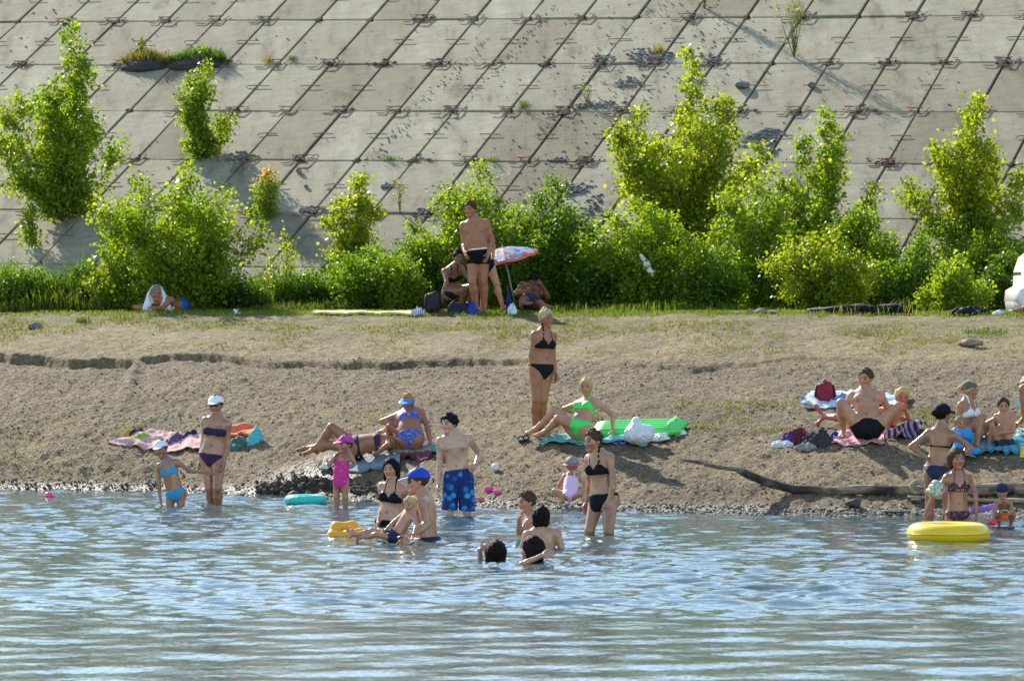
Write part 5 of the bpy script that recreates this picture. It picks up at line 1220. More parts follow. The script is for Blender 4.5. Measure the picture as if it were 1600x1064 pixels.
# --- far bank: umbrella, bags, car
def umbrella():
    base = hit(808, 490, 60); base.y = 69.3; base.x = (808-CX)*69.3/F; base.z = float(ground_z(base.x, base.y)); R0 = .56
    top = W(788, 384, base.y); ax = (top-base).normalized(); ax = (ax+Vector((-.03, -.12, 0))).normalized()
    hub = base+ax*.98
    o = thing('beach_umbrella', base, 'rainbow patterned beach umbrella tilted to the left on the bank', 'umbrella')
    a = ax.cross(Vector((0, 1, 0))).normalized(); b = ax.cross(a)
    mats = print_mat('umbrella_print', (.03, .16, .50), [(.50, .05, .03), (.60, .34, .03), (.03, .18, .45), (.03, .30, .50), (.45, .42, .30), (.02, .07, .30), (.50, .15, .03)], 18, .9)
    trim = pm('umbrella_trim', (.75, .16, .10), .7)
    for k in range(8):
        P = np.zeros((7, 7, 3))
        for i, q in enumerate(np.linspace(.02, 1, 7)):
            for j, s in enumerate(np.linspace(0, 1, 7)):
                an = 2*math.pi*(k+s)/8; rad = R0*q*(1-.05*math.sin(math.pi*s)*q); hgt = .15*(1-q**1.7)-.02*math.sin(math.pi*s)*q
                P[i, j] = hub+(a*math.cos(an)+b*math.sin(an))*rad+ax*hgt
        mb = MB(); mb.grid(P); mb.grid((P-np.array(ax)*.006)[:, ::-1]); part('canopy_panel', *mb.out(), mats, o)
        mb = MB(); E = np.stack([P[-1]*1.0, P[-1]-np.array(ax)*.045], 0); mb.grid(E); part('trim', *mb.out(), trim, o)
        an = 2*math.pi*k/8; d = a*math.cos(an)+b*math.sin(an)
        mb = MB(); mb.tube([hub+ax*.14, hub+d*R0*.5+ax*.095, hub+d*R0*.98-ax*.012], .005, 4); part('rib', *mb.out(), pm('rib_metal', (.45, .45, .45), .4, metal=.8), o)
    mb = MB(); mb.tube([base-ax*.15, hub+ax*.19], .012, 8); part('pole', *mb.out(), pm('pole_grey', (.30, .30, .28), .4), o)
    mb = MB(); mb.tube([hub+ax*.14, hub+ax*.20], [.02, .004], 8); part('finial', *mb.out(), pm('pole_white', (.62, .62, .58)), o)
umbrella()
def backpack(px, py, w, h, mat, dark, label, yaw=0):
    c = hit(px, py); s = F/c.y; w /= s; h /= s
    o = thing('backpack', c, label, 'backpack')
    solid('body', [('c', (-w*.22, 0, h*.18), (-w*.2, 0, h*.72), w*.24, w*.22, .06), ('c', (w*.22, 0, h*.18), (w*.2, 0, h*.72), w*.24, w*.22, .06), ('c', (-w*.1, 0, h*.5), (w*.12, 0, h*.84), w*.22, w*.16, .05)], .018, mat, c, o)
    solid('front_pocket', [('c', (-w*.16, -w*.24, h*.25), (w*.16, -w*.24, h*.25), w*.13, w*.13, .04), ('c', (-w*.14, -w*.22, h*.42), (w*.14, -w*.22, h*.42), w*.1, w*.1, .04)], .016, mat, c, o)
    for x in (-1, 1):
        mb = MB(); mb.tube([c+Vector((x*w*.2, w*.1, h*.85)), c+Vector((x*w*.42, -w*.08, h*.78)), c+Vector((x*w*.5, -w*.1, h*.4)), c+Vector((x*w*.40, 0, h*.08))], .018, 6); part('strap', *mb.out(), dark, o)
    mb = MB(); mb.tube([c+Vector((-w*.1, 0, h*.93)), c+Vector((0, 0, h*1.04)), c+Vector((w*.1, 0, h*.93))], .012, 6); part('handle', *mb.out(), dark, o)
    return o
BLKN = pm('black_nylon', (.014, .014, .02), .6, .3, 18, .5, 25, .02)
backpack(677, 491, 26, 38, BLKN, BLKN, 'black backpack standing on the bank before the crouching woman')
heap('bag', 'dark bag with orange flap open under the crouching woman', 'bag', 716, 491, 36, 22, print_mat('orange_dark_bag', (.02, .02, .04), [(.75, .15, .03), (.03, .03, .05), (.02, .02, .03), (.6, .5, .4)], 5, .45), 5)
heap('clothes', 'blue cloth lying at the feet of the standing man', 'clothes', 738, 491, 16, 20, cloth_mat('royal_cloth', (.03, .06, .35), .8), 6)
heap('cup', 'small red bundle under the hand of the crouching woman', 'bundle', 690, 491, 9, 8, cloth_mat('red_cloth', (.6, .04, .06), .7), 8)
heap('bag', 'white and blue bag lying flat left of the black backpack', 'bag', 652, 492, 24, 11, stripe_mat('white_blue_cloth', [(.75, .76, .8), (.7, .72, .78), (.08, .20, .45)], 9, 0), 7)
heap('plastic_bag', 'white plastic bag beside the person under the umbrella', 'plastic bag', 801, 491, 16, 20, cloth_mat('pale_bag', (.62, .75, .78), .35), 9)
heap('clothes', 'dark blue jacket hanging down behind the umbrella pole', 'clothes', 795, 489, 9, 42, cloth_mat('dark_blue_cloth', (.02, .05, .20), .8), 19, .12)
towel('mat', 'pale yellow mat lying along the bank edge left of the bags', 'mat', [(488, 490), (643, 490), (643, 492), (488, 492.6)], pm('yellow_mat', (.55, .50, .22), .8), .03, .01)
w4 = p4['ra'][2]+np.array((0, 0, p4['dz']))
solid('red_ball_bag', [('e', (0, 0, -.08), (.05, .05, .12), .02), ('c', (0, 0, .0), (0, 0, .06), .02, .03, .02)], .014, pm('red_vinyl', (.75, .03, .07), .4), Vector(w4)-Vector((0, 0, .12)), None, 'red pouch hanging from the hand of the half hidden woman', 'pouch')
towel('paper', 'crumpled white paper on the bank right of the lying man', 'paper', [(366, 489), (375, 490), (374, 492), (367, 491.5)], WHITE, .02, .06, 8)
pb = W(1010, 414, 69.25)
solid('plastic_bag', [('c', (-.10, 0, .17), (.0, 0, .02), .03, .06, .04), ('c', (.0, 0, 0), (.10, .02, -.17), .06, .035, .04), ('c', (.04, -.02, -.1), (.14, 0, -.12), .03, .02, .03)], .02, pm('white_bag_film', (.80, .82, .84), .4, .1, 20, .9, 22, .03), pb, None, 'torn white plastic bag caught in the bush', 'plastic bag')
# the head towel of the lying man
def head_towel():
    hc = W(244, 462, 70.55)
    o = solid('towel', [('e', (0, .06, .02), (.135, .16, .17), .02), ('c', (-.10, 0, 0), (-.16, -.05, -.22), .06, .07, .05), ('c', (.09, .03, 0), (.17, -.03, -.20), .07, .09, .05), ('c', (.12, .12, -.05), (.22, .15, -.20), .08, .08, .05)], .015, stripe_mat('terry_towel', [(.70, .74, .80), (.62, .68, .78), (.72, .75, .80)], 6, 2), hc,
              None, 'pale blue towel draped over the head of the lying man', 'towel', cut=lambda P: .12-np.sqrt(((P[..., 0]-hc.x*0)/1.0)**2+((P[..., 2]+.01)/1.3)**2+(np.minimum(P[..., 1]+.06, 0)*0)**2)*1.0-np.maximum(P[..., 1]+.03, 0)*4)
head_towel()
def log_piece(name, pts, rad, label, cat, mat, seed=1, n=12, grp=None):
    pts = [Vector(p) for p in pts]; P = []; R_ = []
    for i in range(len(pts)-1):
        for k in range(8): t = k/8; P.append(pts[i].lerp(pts[i+1], t)); R_.append(rad[i]*(1-t)+rad[i+1]*t)
    P.append(pts[-1]); R_.append(rad[-1]); r = np.random.default_rng(seed)
    for k in range(2): P = [P[0]]+[(P[i-1]+P[i]*2+P[i+1])/4 for i in range(1, len(P)-1)]+[P[-1]]
    mb = MB(); mb.tube(P, R_, n); v, f = mb.out()
    u = np.arange(len(v)) % n; ring = np.arange(len(v))//n; c = np.array([tuple(q) for q in P])[ring]
    v = c+(v-c)*(1+.35*(fbm(ring*.35, u*.9+seed, seed, 3)-.5)+.12*np.sin(u*2.1+ring*.5))[:, None]
    return tagit(obj(name, v, f, mat, loc=pts[0]), label, cat, grp)
M_DRIFT = None
def drift_material():
    m, nt, b = nodes('driftwood')
    mp = N(nt, 'ShaderNodeMapping'); tc = N(nt, 'ShaderNodeTexCoord'); nt.links.new(tc.outputs['Object'], mp.inputs[0]); mp.inputs['Scale'].default_value = (.6, 4, 4)
    f = noise_n(nt, 7, 6, vec=mp.outputs[0], rough=.7); g = noise_n(nt, 2.2, 3)
    c = ramp(nt, f, [(.3, (.08, .055, .038)), (.5, (.27, .20, .14)), (.7, (.46, .36, .26))]); d = ramp(nt, f, [(.3, (.02, .016, .016)), (.6, (.07, .055, .05)), (.8, (.14, .12, .11))])
    nt.links.new(mixc(nt, ramp(nt, g, [(.42, (0, 0, 0)), (.56, (1, 1, 1))]), d, c), b.inputs['Base Color']); b.inputs['Roughness'].default_value = .85; b.inputs['Specular IOR Level'].default_value = .2
    bump(nt, b, f, .9, .03); return m
M_DRIFT = drift_material()
def gp(px, py, up=0, Y=None):
    p = hit(px, py) if Y is None else W(px, py, Y); p.z += up; return p
g0 = hit(1245, 776)
LP = [(1064, 718, .0), (1092, 722, .0), (1120, 729, 0), (1150, 733, 0), (1175, 744, 0), (1200, 754, 0), (1240, 765, 0), (1290, 767, 0), (1345, 765, 0), (1400, 766, 0), (1450, 768, 0)]
log_piece('driftwood_log', [W(x, y, g0.y+.05-.0012*(x-1245)) for x, y, _ in LP], [.014, .026, .026, .032, .058, .052, .056, .058, .056, .062, .07], 'long bent grey driftwood log on the gravel with one end lifted', 'log', M_DRIFT, 3)
log_piece('driftwood_log', [gp(1440, 777, .06), gp(1500, 777, .07), gp(1560, 774, .08), gp(1640, 772, .08)], [.05, .07, .075, .08], 'thick dark driftwood log behind the toddler in the sun hat', 'log', M_DRIFT, 5)
log_piece('branch', [gp(1418, 780, .03), gp(1470, 782, .03), gp(1545, 786, .03), gp(1605, 786, .03)], [.02, .028, .025, .03], 'thin pale branch lying in front of the dark log', 'branch', pm('pale_wood', (.33, .26, .18), .85, .3, 20, .5), 7, 7)
mb = MB(); c = gp(1433, 774, .10); mb.torus(c, .075, .026, Matrix.Rotation(math.radians(70), 3, 'X'), 20, 8); tagit(obj('wooden_ring', *mb.out(), pm('pale_wood', (.33, .26, .18)), loc=c), 'tan ring leaning on the log behind the yellow swim ring', 'ring')
stone(1430, 786, 26, 9, 'dark flat stone under the driftwood logs', pm('dark_rock', (.07, .065, .06)), plane=False)
stone(1395, 801, 34, 8, 'low dark shape in place of the dark hole at the edge of the water left of the logs', pm('dark_rock', (.07, .065, .06)), plane=False)  # dark rock shape added to stand in for a dark hole
M_TARP = pm('black_tarp', (.010, .010, .014), .6, .3, 8, .5, 12, .03, .15)
log_piece('tarpaulin_roll', [gp(1262, 491, .05), gp(1300, 492, .07), gp(1345, 492, .10), gp(1368, 492, .08), gp(1400, 492, .10), gp(1425, 492, .05)], [.035, .06, .075, .065, .08, .035], 'black tarpaulin roll lying along the bank edge', 'tarpaulin', M_TARP, 2)
heap('tarpaulin', 'black crumpled sheet on the bank left of the white car', 'tarpaulin', 1520, 491, 74, 11, M_TARP, 3, .5)
heap('plastic_bag', 'small white rag beside the black crumpled sheet', 'rag', 1560, 492, 18, 6, WHITE, 4, .15)
for px, w, h, lab in ((1152, 26, 7, 'flat low block at the left of the row of blocks on the bank'), (1171, 16, 12, 'small upright block in the row of blocks on the bank'), (1188, 22, 13, 'largest brown block in the row of blocks on the bank'), (1206, 24, 9, 'right hand block in the row of blocks on the bank')):
    stone(px, 491, w, h, lab, M_RUB2, plane=False, cat='block', grp='row of broken blocks on the bank', seed=40)
log_piece('dead_wood', [gp(1500, 541, .04), gp(1515, 543, .07), gp(1536, 542, .05)], [.04, .07, .03], 'brown piece of dead wood on the bank above the family', 'wood', M_DRIFT, 9, 8)
def car():
    b = hit(1590, 491, 62); b = Vector((b.x, b.y+2.6, 0)); b.z = float(ground_z(b.x, b.y)); s = F/b.y
    x0 = (1573-CX)/s; white = pm('car_paint', (.72, .71, .66), .25, .04, 3, 0, spec=.6); glass = pm('car_glass', (.03, .05, .09), .08, .1, 3, 0, spec=.7)
    o = thing('parked_car', Vector((x0+2.1, b.y, b.z)), 'white car parked on the bank, cut off by the right edge of the picture', 'car')
    def lo(z): return b.z+z*.84
    # side profile (x from the rear, z), extruded with rounded tumblehome
    prof = [(.10, .36), (.06, .55), (.02, .62), (.04, .82), (.16, .90), (.17, 1.20), (.24, 1.45), (.42, 1.62), (.8, 1.68), (2.2, 1.68), (2.7, 1.55), (3.25, 1.10), (4.15, .98), (4.3, .75), (4.25, .40)]
    Wd = .86; rows = []
    for y, k in ((-1, 0), (-.93, .5), (-.6, 1), (0, 1.02), (.6, 1), (.93, .5), (1, 0)):
        rows.append([(x0+x+(.10 if x < 2 else -.10)*(1-k if k <= 1 else 0), b.y+y*Wd*(1 if z < 1.0 else 1-.22*(z-1.0)), lo(z-(.05*(1-min(k, 1)) if z > 1.4 else 0))) for x, z in prof])
    P = np.array(rows); mb = MB(); mb.grid(P)
    n = len(prof); mb.f += [tuple(range(n)), tuple((6*n+i) for i in range(n-1, -1, -1))]
    part('body', *mb.out(), white, o)
    bp = [(.34, .36), (.09, .38), (.035, .46), (.02, .58), (.05, .68), (.13, .745), (.34, .76)]; P = np.array([[(x0+x+.14*abs(t)**5, b.y+t*.87, lo(z)) for x, z in bp] for t in np.linspace(-1, 1, 13)])
    mb = MB(); mb.grid(P); mb.f += [tuple(range(7)), tuple(12*7+k for k in range(6, -1, -1))]; part('bumper', *mb.out(), white, o)
    mb = MB(); mb.box((x0+.2, b.y, lo(.36)), (.34, 1.70, .14)); part('bumper_skirt', *mb.out(), pm('black_plastic', (.03, .03, .03), .6), o)
    for sy in (-1, 1):
        mb = MB(); mb.box((x0+.25, b.y+sy*.855, lo(.53)), (.15, .05, .065)); part('reflector', *mb.out(), pm('red_lens', (.45, .02, .03), .2, spec=.6), o)
        mb = MB(); mb.box((x0+.50, b.y+sy*.84, lo(.86)), (.16, .06, .12)); part('tail_light', *mb.out(), pm('red_lens', (.45, .02, .03)), o)
        for xa, xb in ((.30, 1.15), (1.22, 2.0), (2.06, 2.62)):
            v = [(x0+xa, b.y+sy*(Wd+.004)*.995, lo(1.05)), (x0+xb+(.35 if xb > 2.5 else 0), b.y+sy*(Wd+.004)*.995, lo(1.05)), (x0+xb, b.y+sy*(Wd*.90+.004), lo(1.50)), (x0+xa+.05, b.y+sy*(Wd*.90+.004), lo(1.50))]
            v2 = [(x, y-sy*.03, z) for x, y, z in v]; mb = MB(); mb.add(v+v2, [(0, 1, 2, 3), (7, 6, 5, 4), (0, 4, 5, 1), (1, 5, 6, 2), (2, 6, 7, 3), (3, 7, 4, 0)]); part('side_window', *mb.out(), glass, o, False)
        for xw in (.78, 3.45):
            mb = MB(); mb.torus((x0+xw, b.y+sy*.76, lo(.33)), .23, .10, Matrix.Rotation(math.pi/2, 3, 'X'), 24, 10); wh = part('wheel', *mb.out(), pm('tyre', (.02, .02, .02), .8), o)
            mb = MB(); mb.tube([(x0+xw, b.y+sy*.70, lo(.33)), (x0+xw, b.y+sy*.82, lo(.33))], .19, 16); part('rim', *mb.out(), pm('alloy', (.5, .5, .5), .35, metal=.8), wh)
    v = [(x0+.178, b.y-.50, lo(1.12)), (x0+.178, b.y+.50, lo(1.12)), (x0+.275, b.y+.45, lo(1.46)), (x0+.275, b.y-.45, lo(1.46))]; v = v+[(x-.022, y, z) for x, y, z in v]
    mb = MB(); mb.add(v, [(0, 1, 2, 3), (7, 6, 5, 4), (0, 4, 5, 1), (1, 5, 6, 2), (2, 6, 7, 3), (3, 7, 4, 0)]); part('rear_window', *mb.out(), glass, o, False)
car()

# --- left blanket
PINKBL = stripe_mat('pink_blanket', [(.60, .38, .33), (.52, .26, .24), (.66, .48, .42), (.30, .15, .17), (.62, .42, .37)], 5, 0, .9, 6)
towel('blanket', 'rumpled pink blanket spread on the gravel behind the woman with sunglasses', 'blanket', [(168, 695), (232, 676), (330, 680), (322, 704)], PINKBL, .015, .022, 34)
towel('towel', 'orange towel at the right end of the pink blanket', 'towel', [(352, 683), (358, 671), (406, 671), (400, 682)], pm('orange_towel', (.72, .16, .07), .85, .15, 12, .5), .03, .04)
heap('clothes', 'green patterned clothes right of the woman with sunglasses', 'clothes', 372, 698, 40, 14, print_mat('green_print', (.06, .16, .12), [(.5, .55, .5), (.1, .3, .2), (.02, .05, .06), (.6, .25, .3)], 16, .5), 12)
heap('bag', 'turquoise and orange beach bag lying at the end of the blanket', 'bag', 399, 692, 26, 22, print_mat('turq_orange', (.10, .50, .55), [(.72, .18, .04), (.12, .55, .60), (.15, .5, .55)], 4, .55), 13)
heap('clothes', 'lime green towel crumpled on the left of the pink blanket', 'clothes', 218, 691, 42, 11, cloth_mat('lime_cloth', (.30, .42, .05), .85, .3), 14)
heap('shoes', 'dark shoes behind the lime green towel', 'shoes', 214, 681, 24, 12, cloth_mat('dark_grey_cloth', (.035, .035, .04), .8), 15)
heap('cloth', 'small mustard yellow cloth left of the dark shoes', 'cloth', 200, 680, 13, 9, cloth_mat('mustard', (.62, .35, .03), .8), 16)
heap('clothes', 'navy clothes lying on the pink blanket', 'clothes', 294, 686, 32, 11, cloth_mat('navy_cloth', (.02, .02, .08), .85), 17)
heap('clothes', 'purple crumpled cloth on the pink blanket', 'clothes', 272, 691, 32, 11, cloth_mat('mauve_cloth', (.14, .08, .16), .85), 18)
# --- lying pair
towel('towel', 'colourful striped towel under the woman in the visor', 'towel', [(610, 715), (620, 700), (690, 700), (684, 714)], stripe_mat('bright_stripes', [(.03, .25, .55), (.05, .45, .25), (.6, .55, .08), (.03, .30, .5), (.55, .10, .08)], 7, 0, .85, 3), .02, .04)
towel('towel', 'dark red towel under the head of the lying woman', 'towel', [(625, 722), (632, 712), (680, 714), (668, 722)], stripe_mat('dark_red_stripes', [(.05, .02, .04), (.45, .05, .06), (.03, .03, .06)], 9, 0, .85, 3), .02, .03)
heap('clothes', 'green and blue towel bundle right of the woman in the visor', 'towel', 676, 708, 26, 8, print_mat('gb_print', (.04, .35, .22), [(.03, .2, .5), (.05, .5, .25), (.02, .1, .12)], 10, .5), 21)
towel('towel', 'grey blue towel under the body of the lying woman', 'towel', [(500, 733), (540, 716), (625, 716), (620, 732)], pm('grey_blue_towel', (.20, .25, .29), .9, .2, 10, .5), .02, .02)
heap('clothes', 'white and blue shirt behind the lying woman', 'clothes', 578, 700, 28, 9, stripe_mat('white_blue_cloth', [(.75, .76, .8), (.7, .72, .78), (.08, .20, .45)]), 22)
heap('bag', 'dark bag half hidden behind the girl in pink', 'bag', 560, 722, 18, 12, BLKN, 23)
# --- green group
def air_mattress():
    a, b, c, d = hit(925, 686), hit(934, 671), hit(1076, 668), hit(1062, 684); o = thing('air_mattress', a, 'bright green inflatable air mattress behind the sitting girl', 'air mattress')
    m = vinyl('green_vinyl', (.10, .66, .12)); n = 5
    for k in range(n):
        t = (k+.5)/n; p = a.lerp(b, t); q = d.lerp(c, t); r0 = (b-a).length/n*.56
        pts = []
        for i in range(9):
            w = p.lerp(q, i/8); w.z = float(ground_z(w.x, w.y))+r0*.75+.02; pts.append(w)
        mb = MB(); mb.tube(pts, [r0*.55]+[r0]*7+[r0*.55], 10); part('tube', *mb.out(), m, o)
    p = b.lerp(c, .86); q = a.lerp(d, .86); p.z = float(ground_z(p.x, p.y))+.12; q.z = float(ground_z(q.x, q.y))+.12; e = (c-b).normalized()
    mb = MB(); mb.tube([p, p.lerp(q, .5), q], [.035, .05, .035], 10); part('pillow', *mb.out(), m, o)
air_mattress()
towel('towel', 'turquoise towel under the girl in the green bikini', 'towel', [(842, 696), (868, 682), (1020, 683), (1010, 697)], pm('turquoise_towel', (.16, .46, .44), .9, .15, 10, .5), .02, .03, 30)
cb = hit(999, 693); cb.y -= .05
solid('plastic_bag', [('e', (0, 0, .12), (.20, .15, .135), .03), ('c', (-.05, 0, .18), (-.06, 0, .32), .12, .03, .08), ('c', (-.06, 0, .30), (-.02, 0, .34), .03, .02, .03), ('c', (.05, 0, .15), (.14, 0, .20), .08, .05, .05)], .018, pm('clear_bag', (.72, .74, .78), .25, .12, 14, 1.0, 16, .05, .5), cb, None, 'full white plastic shopping bag standing on the turquoise towel', 'plastic bag')
heap('bag', 'crumpled white and green packet right of the shopping bag', 'packet', 1031, 687, 36, 9, print_mat('packet_print', (.72, .74, .74), [(.2, .5, .2), (.7, .72, .74), (.72, .72, .7)], 9, .4), 25)
heap('bag', 'thin white plastic at the end of the air mattress', 'plastic', 1062, 680, 26, 7, WHITE, 26)
def slipper(px, py, mat, o, yaw=0):
    c = hit(px, py); c.z += .015
    solid('sole', [('c', (0, -.09, .0), (0, .08, .0), .038, .045, .02)], .010, mat, c, o, cut=lambda P: np.abs(P[..., 2])-.014)
    mb = MB(); mb.tube([c+Vector((-.045, -.03, .01)), c+Vector((-.02, -.03, .05)), c+Vector((.02, -.03, .05)), c+Vector((.045, -.03, .01))], .013, 6); part('strap', *mb.out(), mat, o)
def pair(label, p, q, mat):
    o = thing('slippers', hit(*p), label, 'slippers'); slipper(*p, mat, o); slipper(*q, mat, o)
pair('pair of purple slippers on the gravel below the shopping bag', (962, 694), (973, 694), pm('purple_rubber', (.22, .10, .42), .5))
pair('pair of dark patterned sandals by the feet of the standing blonde', (814, 690), (822, 688), print_mat('dark_sandal', (.05, .04, .04), [(.4, .4, .4), (.1, .08, .08)], 40, .4))
# --- right hand families
towel('towel', 'white and blue towel under the red backpack', 'towel', [(1252, 640), (1268, 622), (1420, 622), (1415, 637)], stripe_mat('blue_white_towel', [(.72, .76, .80), (.12, .28, .52), (.70, .74, .80), (.45, .60, .72)], 3.2, 0, .85, 5), .02, .04, 32)
backpack(1289, 631, 31, 36, pm('wine_red_nylon', (.22, .012, .03), .55, .3, 14, .5, 25, .02), pm('wine_dark', (.08, .01, .015), .6), 'wine red backpack on the white and blue towel')
heap('clothes', 'grey checked shirt left of the red backpack', 'clothes', 1262, 626, 24, 12, print_mat('grey_check', (.22, .23, .24), [(.10, .10, .10), (.35, .36, .36)], 20, .5), 31)
heap('clothes', 'cream cloth in front of the red backpack', 'clothes', 1270, 636, 34, 10, cloth_mat('cream_cloth', (.66, .62, .50), .85), 32)
heap('clothes', 'blue jeans lying right of the red backpack', 'clothes', 1316, 630, 34, 14, cloth_mat('denim', (.16, .28, .46), .9, .35, 14, .6), 33)
heap('clothes', 'dark blue cap on the towel behind the blond child', 'cap', 1390, 632, 14, 8, cloth_mat('dark_blue_cloth', (.02, .05, .20), .8), 34)
towel('towel', 'pink towel under the seated man', 'towel', [(1296, 700), (1306, 684), (1384, 686), (1378, 700)], pm('rose_towel', (.62, .34, .40), .9, .2, 10, .5), .02, .03)
heap('clothes', 'dark grey trousers in the clothes pile left of the seated man', 'clothes', 1277, 697, 52, 20, cloth_mat('charcoal_cloth', (.05, .05, .052), .85, .35, 10, .6), 35)
heap('clothes', 'maroon and blue clothes at the back of the pile left of the seated man', 'clothes', 1248, 690, 56, 20, print_mat('maroon_blue', (.10, .02, .04), [(.03, .04, .35), (.16, .03, .05), (.30, .05, .05), (.05, .04, .20)], 6, .5), 36)
heap('bag', 'round blue bag at the right of the clothes pile', 'bag', 1303, 690, 26, 18, cloth_mat('royal_cloth', (.03, .06, .35), .8), 37)
heap('shoes', 'white trainers at the left end of the clothes pile', 'shoes', 1222, 699, 34, 11, print_mat('trainer', (.60, .60, .58), [(.06, .06, .06), (.65, .65, .63), (.6, .6, .58)], 9, .4), 38)
heap('bag', 'pale round bag behind the white trainers', 'bag', 1216, 688, 20, 12, cloth_mat('pale_cloth', (.55, .50, .42), .8), 39)
heap('shoes', 'brown shoe at the far left of the clothes pile', 'shoe', 1210, 694, 10, 6, cloth_mat('brown_leather', (.05, .02, .015), .5), 40)
heap('shoes', 'grey canvas shoes in front of the clothes pile', 'shoes', 1256, 702, 38, 8, cloth_mat('grey_canvas', (.25, .24, .22), .85), 41)
towel('towel', 'dark navy towel under the blond child', 'towel', [(1385, 690), (1392, 672), (1445, 668), (1432, 684)], stripe_mat('navy_rose', [(.02, .03, .06), (.03, .05, .10), (.45, .25, .32)], 4, 0, .85, 3), .025, .05)
towel('towel', 'teal towel under the boy with dark hair', 'towel', [(1518, 714), (1528, 695), (1620, 692), (1612, 713)], stripe_mat('teal_towel', [(.08, .30, .33), (.12, .40, .40), (.05, .24, .30)], 3, 0, .9, 4), .02, .04)
towel('towel', 'pale mint towel behind the boy with dark hair', 'towel', [(1585, 694), (1588, 676), (1640, 672), (1640, 692)], pm('mint_towel', (.50, .66, .58), .9, .15, 10, .4), .02, .04)
heap('clothes', 'black bag behind the boy at the right edge', 'bag', 1594, 684, 16, 12, BLKN, 42)
towel('towel', 'pink cloth between the sitting woman and the boy', 'towel', [(1536, 698), (1538, 684), (1552, 684), (1552, 698)], pm('rose_towel', (.62, .34, .40)), .02, .03, 12)
heap('toy', 'yellow plastic toy at the right edge of the picture', 'toy', 1600, 717, 14, 20, vinyl('yellow_toy', (.80, .55, .02)), 43)
def mat_prop():
    c = hit(1604, 650); q = [W(1586, 623, c.y), W(1612, 616, c.y), W(1626, 644, c.y-.1), W(1600, 650, c.y-.1)]; mb = MB(); P = np.zeros((2, 8, 8, 3))
    for i in range(8):
        for j in range(8):
            p = q[0].lerp(q[1], i/7).lerp(q[3].lerp(q[2], i/7), j/7); b = .04*math.sin(math.pi*i/7)*math.sin(math.pi*j/7)+.012; P[0, i, j] = p+Vector((0, -b, 0)); P[1, i, j] = p+Vector((0, b, 0))
    mb.grid(P[0]); mb.grid(P[1][:, ::-1]); tagit(obj('inflatable_mat', *mb.out(), vinyl('aqua_vinyl', (.15, .62, .70)), loc=c), 'turquoise inflatable mat standing at the right edge below the pale hat', 'mat')
mat_prop()
# --- toys by the water
solid('ball', [('e', (0, 0, .055), (.055, .055, .055), .01)], .012, pm('milky_ball', (.68, .68, .60), .25, .15, 18, .3), hit(774, 737), None, 'pale see through ball lying on the gravel', 'ball')
def toy(px, py, r_, label, m): return solid('water_toy', [('e', (0, 0, r_*.7), (r_*1.1, r_*.8, r_*.75), .02), ('e', (r_*.9, 0, r_*.5), (r_*.5, r_*.4, r_*.45), .03), ('c', (-r_*.6, 0, r_), (-r_*1.1, 0, r_*1.2), r_*.25, r_*.15, .02)], .010, m, hit(px, py), None, label, 'toy')
PKT = print_mat('pink_toy_print', (.70, .06, .32), [(.55, .3, .6), (.8, .25, .45), (.7, .05, .3)], 30, .5)
toy(764, 770, .055, 'pink and lilac beach toy left of the round pink one', PKT); toy(777, 773, .05, 'round pink beach toy below the pale ball', PINKB); toy(751, 783, .04, 'small red pink toy beside the blue flowered shorts', PINKB)
def swim_ring(name, label, px, py, R, r_, mat, tilt=0, sq=.9, cat='swim ring', float_=.35, seam=.0):
    c = on_water(px, py, r_*float_); mb = MB(); mb.torus(c, R, r_, Matrix.Rotation(tilt, 3, 'X'), 48, 18, sq, seam); return tagit(obj(name, *mb.out(), mat, loc=c), label, cat)
YEL = vinyl('yellow_vinyl', (.86, .58, .012), .22)
yr = swim_ring('swim_ring', 'big yellow swim ring floating in front of the girl in the floral bikini', 1482, 843, .33, .135, YEL, 0, .85, float_=.55)
c = on_water(1482, 843, .135*.55); mb = MB(); mb.torus(c, .466, .006, None, 48, 5); part('seam', *mb.out(), pm('yellow_seam', (.55, .36, .01), .4), yr)
tr = swim_ring('swim_ring', 'teal swim ring with clear top floating by the dug pit', 477, 787, .20, .075, print_mat('teal_vinyl_print', (.06, .60, .50), [(.5, .6, .62), (.06, .6, .5), (.1, .66, .3), (.06, .55, .5)], 6, .4, .25), 0, .9, float_=.7)
def orange_float():
    c = on_water(553, 838); m = vinyl('orange_vinyl', (.88, .42, .015)); o = thing('inflatable_float', c, 'soft orange inflatable float drooping on the water', 'inflatable')
    solid('body', [('c', (-.24, 0, .02), (-.20, .05, .10), .06, .065, .05), ('c', (-.20, .05, .10), (-.02, .08, .11), .055, .06, .04), ('c', (-.02, .08, .11), (.06, .02, .06), .06, .05, .04), ('c', (-.24, -.04, .01), (-.05, -.10, .03), .055, .05, .04), ('c', (-.05, -.10, .03), (.08, -.06, .06), .05, .04, .04), ('c', (.08, -.06, .06), (.30, -.04, .02), .04, .05, .03), ('c', (.0, .05, .04), (.30, .05, .01), .05, .045, .04)], .014, m, c, o)
    solid('valve', [('c', (-.30, -.02, .01), (-.36, -.02, .015), .02, .015, .01)], .008, pm('white_valve', (.75, .7, .72), .4), c, o)
orange_float()
solid('ball', [('e', (0, 0, .02), (.055, .055, .05), .01), ('c', (.05, 0, .01), (.08, 0, .0), .02, .012, .02)], .011, vinyl('pink_vinyl', (.85, .08, .22)), on_water(76, 776), None, 'small pink ball floating near the left edge', 'ball')
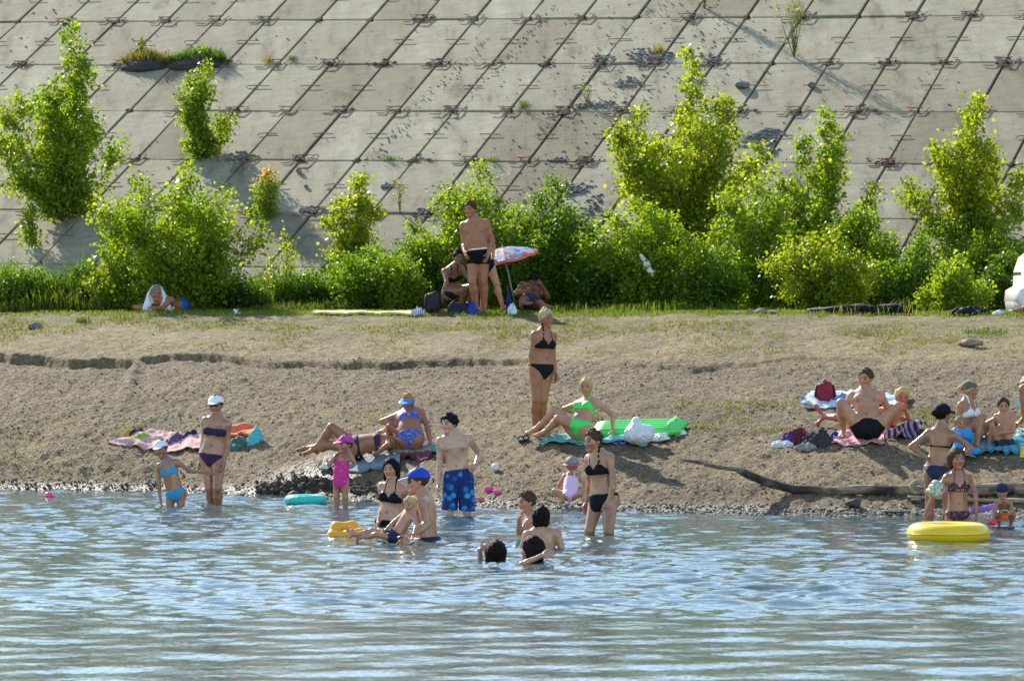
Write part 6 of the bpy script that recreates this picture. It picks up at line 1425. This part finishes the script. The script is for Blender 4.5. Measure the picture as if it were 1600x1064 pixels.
def arm_band():
    S, E, Wr = p30['ra']; m = print_mat('arm_band_print', (.55, .62, .62), [(.15, .45, .5), (.65, .15, .35), (.55, .6, .62), (.75, .6, .1), (.25, .5, .15), (.35, .2, .5)], 26, .8, .3); c = Vector(E+(S-E)*.22)
    ax = Vector(S-E).normalized(); mb = MB(); q = ax.to_track_quat('Z', 'Y').to_matrix()
    for k, rr in ((-.07, .050), (-.015, .062), (.045, .066)): mb.torus(c+ax*k+Vector((-.012, 0, 0)), .058, rr*.60, q, 24, 10)
    tagit(obj('arm_band', *mb.out(), m, loc=c), 'colourful inflated arm band on the right arm of the girl with the ring', 'arm band')
arm_band()
def bucket(px, py, Y, r_, h, mat, label):
    c = W(px, py, Y); o = thing('bucket', c, label, 'bucket'); n = 18; P = []
    for z, q in ((0, .78), (h*.5, .88), (h, 1.0), (h, 1.08), (h*.95, 1.08), (h*.95, .98), (.01, .74)):
        P.append([(c.x+r_*q*math.cos(6.2832*k/n), c.y+r_*q*math.sin(6.2832*k/n), c.z+z) for k in range(n+1)])
    mb = MB(); mb.grid(np.array(P)); mb.f.append(tuple(range(n))); part('pail', *mb.out(), mat, o)
    mb = MB(); mb.tube([c+Vector((r_*1.02*math.cos(a), 0, h+r_*1.0*math.sin(a)*.6)) for a in np.linspace(0, math.pi, 9)], .005, 5); part('handle', *mb.out(), pm('white_plastic', (.7, .7, .7), .4), o)
Yb = wl(822)-.32
bucket(1570, 812, Yb, .048, .085, vinyl('orange_pail', (.85, .17, .03)), 'orange toy bucket held by the toddler in the sun hat')
solid('toy_scoop', [('e', (0, 0, 0), (.055, .04, .035), .01), ('c', (.04, 0, .01), (.12, 0, .05), .012, .010, .015)], .010, vinyl('red_toy', (.78, .04, .06)), W(1550, 816, Yb), None, 'red toy scoop in the hand of the toddler in the sun hat', 'toy')
solid('water_toy', [('c', (-.14, 0, 0), (.10, .06, .05), .035, .035, .02), ('e', (-.17, 0, 0), (.045, .045, .045), .02)], .012, print_mat('purple_toy', (.28, .14, .50), [(.6, .1, .3), (.3, .15, .5)], 12, .4), W(1545, 797, Yb+.5)-Vector((0, 0, 0)), None, 'purple tube toy on the shore left of the toddler in the sun hat', 'toy')
swb = W(0, 0, 1)

# wet soil thrown up around the children's pit
mb = MB(); r = np.random.default_rng(4); cs_ = hit(500, 770)
for k in range(320):
    px = 400+r.random()*205; py = 768-12*math.exp(-((px-505)/70)**2)+r.normal()*4+(px-500)*.03; d = .035+.085*r.random()**2; p = hit(px, py)
    mb.add(*rock(p+Vector((0, 0, d*.12)), (d*1.15, d, d*.95), 900+k, 1))
tagit(obj('wet_soil', *mb.out(), pm('wet_soil', (.062, .046, .034), .9, .4, 14, .6, 40, .02), loc=cs_, smooth=False), 'dark wet soil thrown up round the pit by the water', 'soil', kind='stuff')
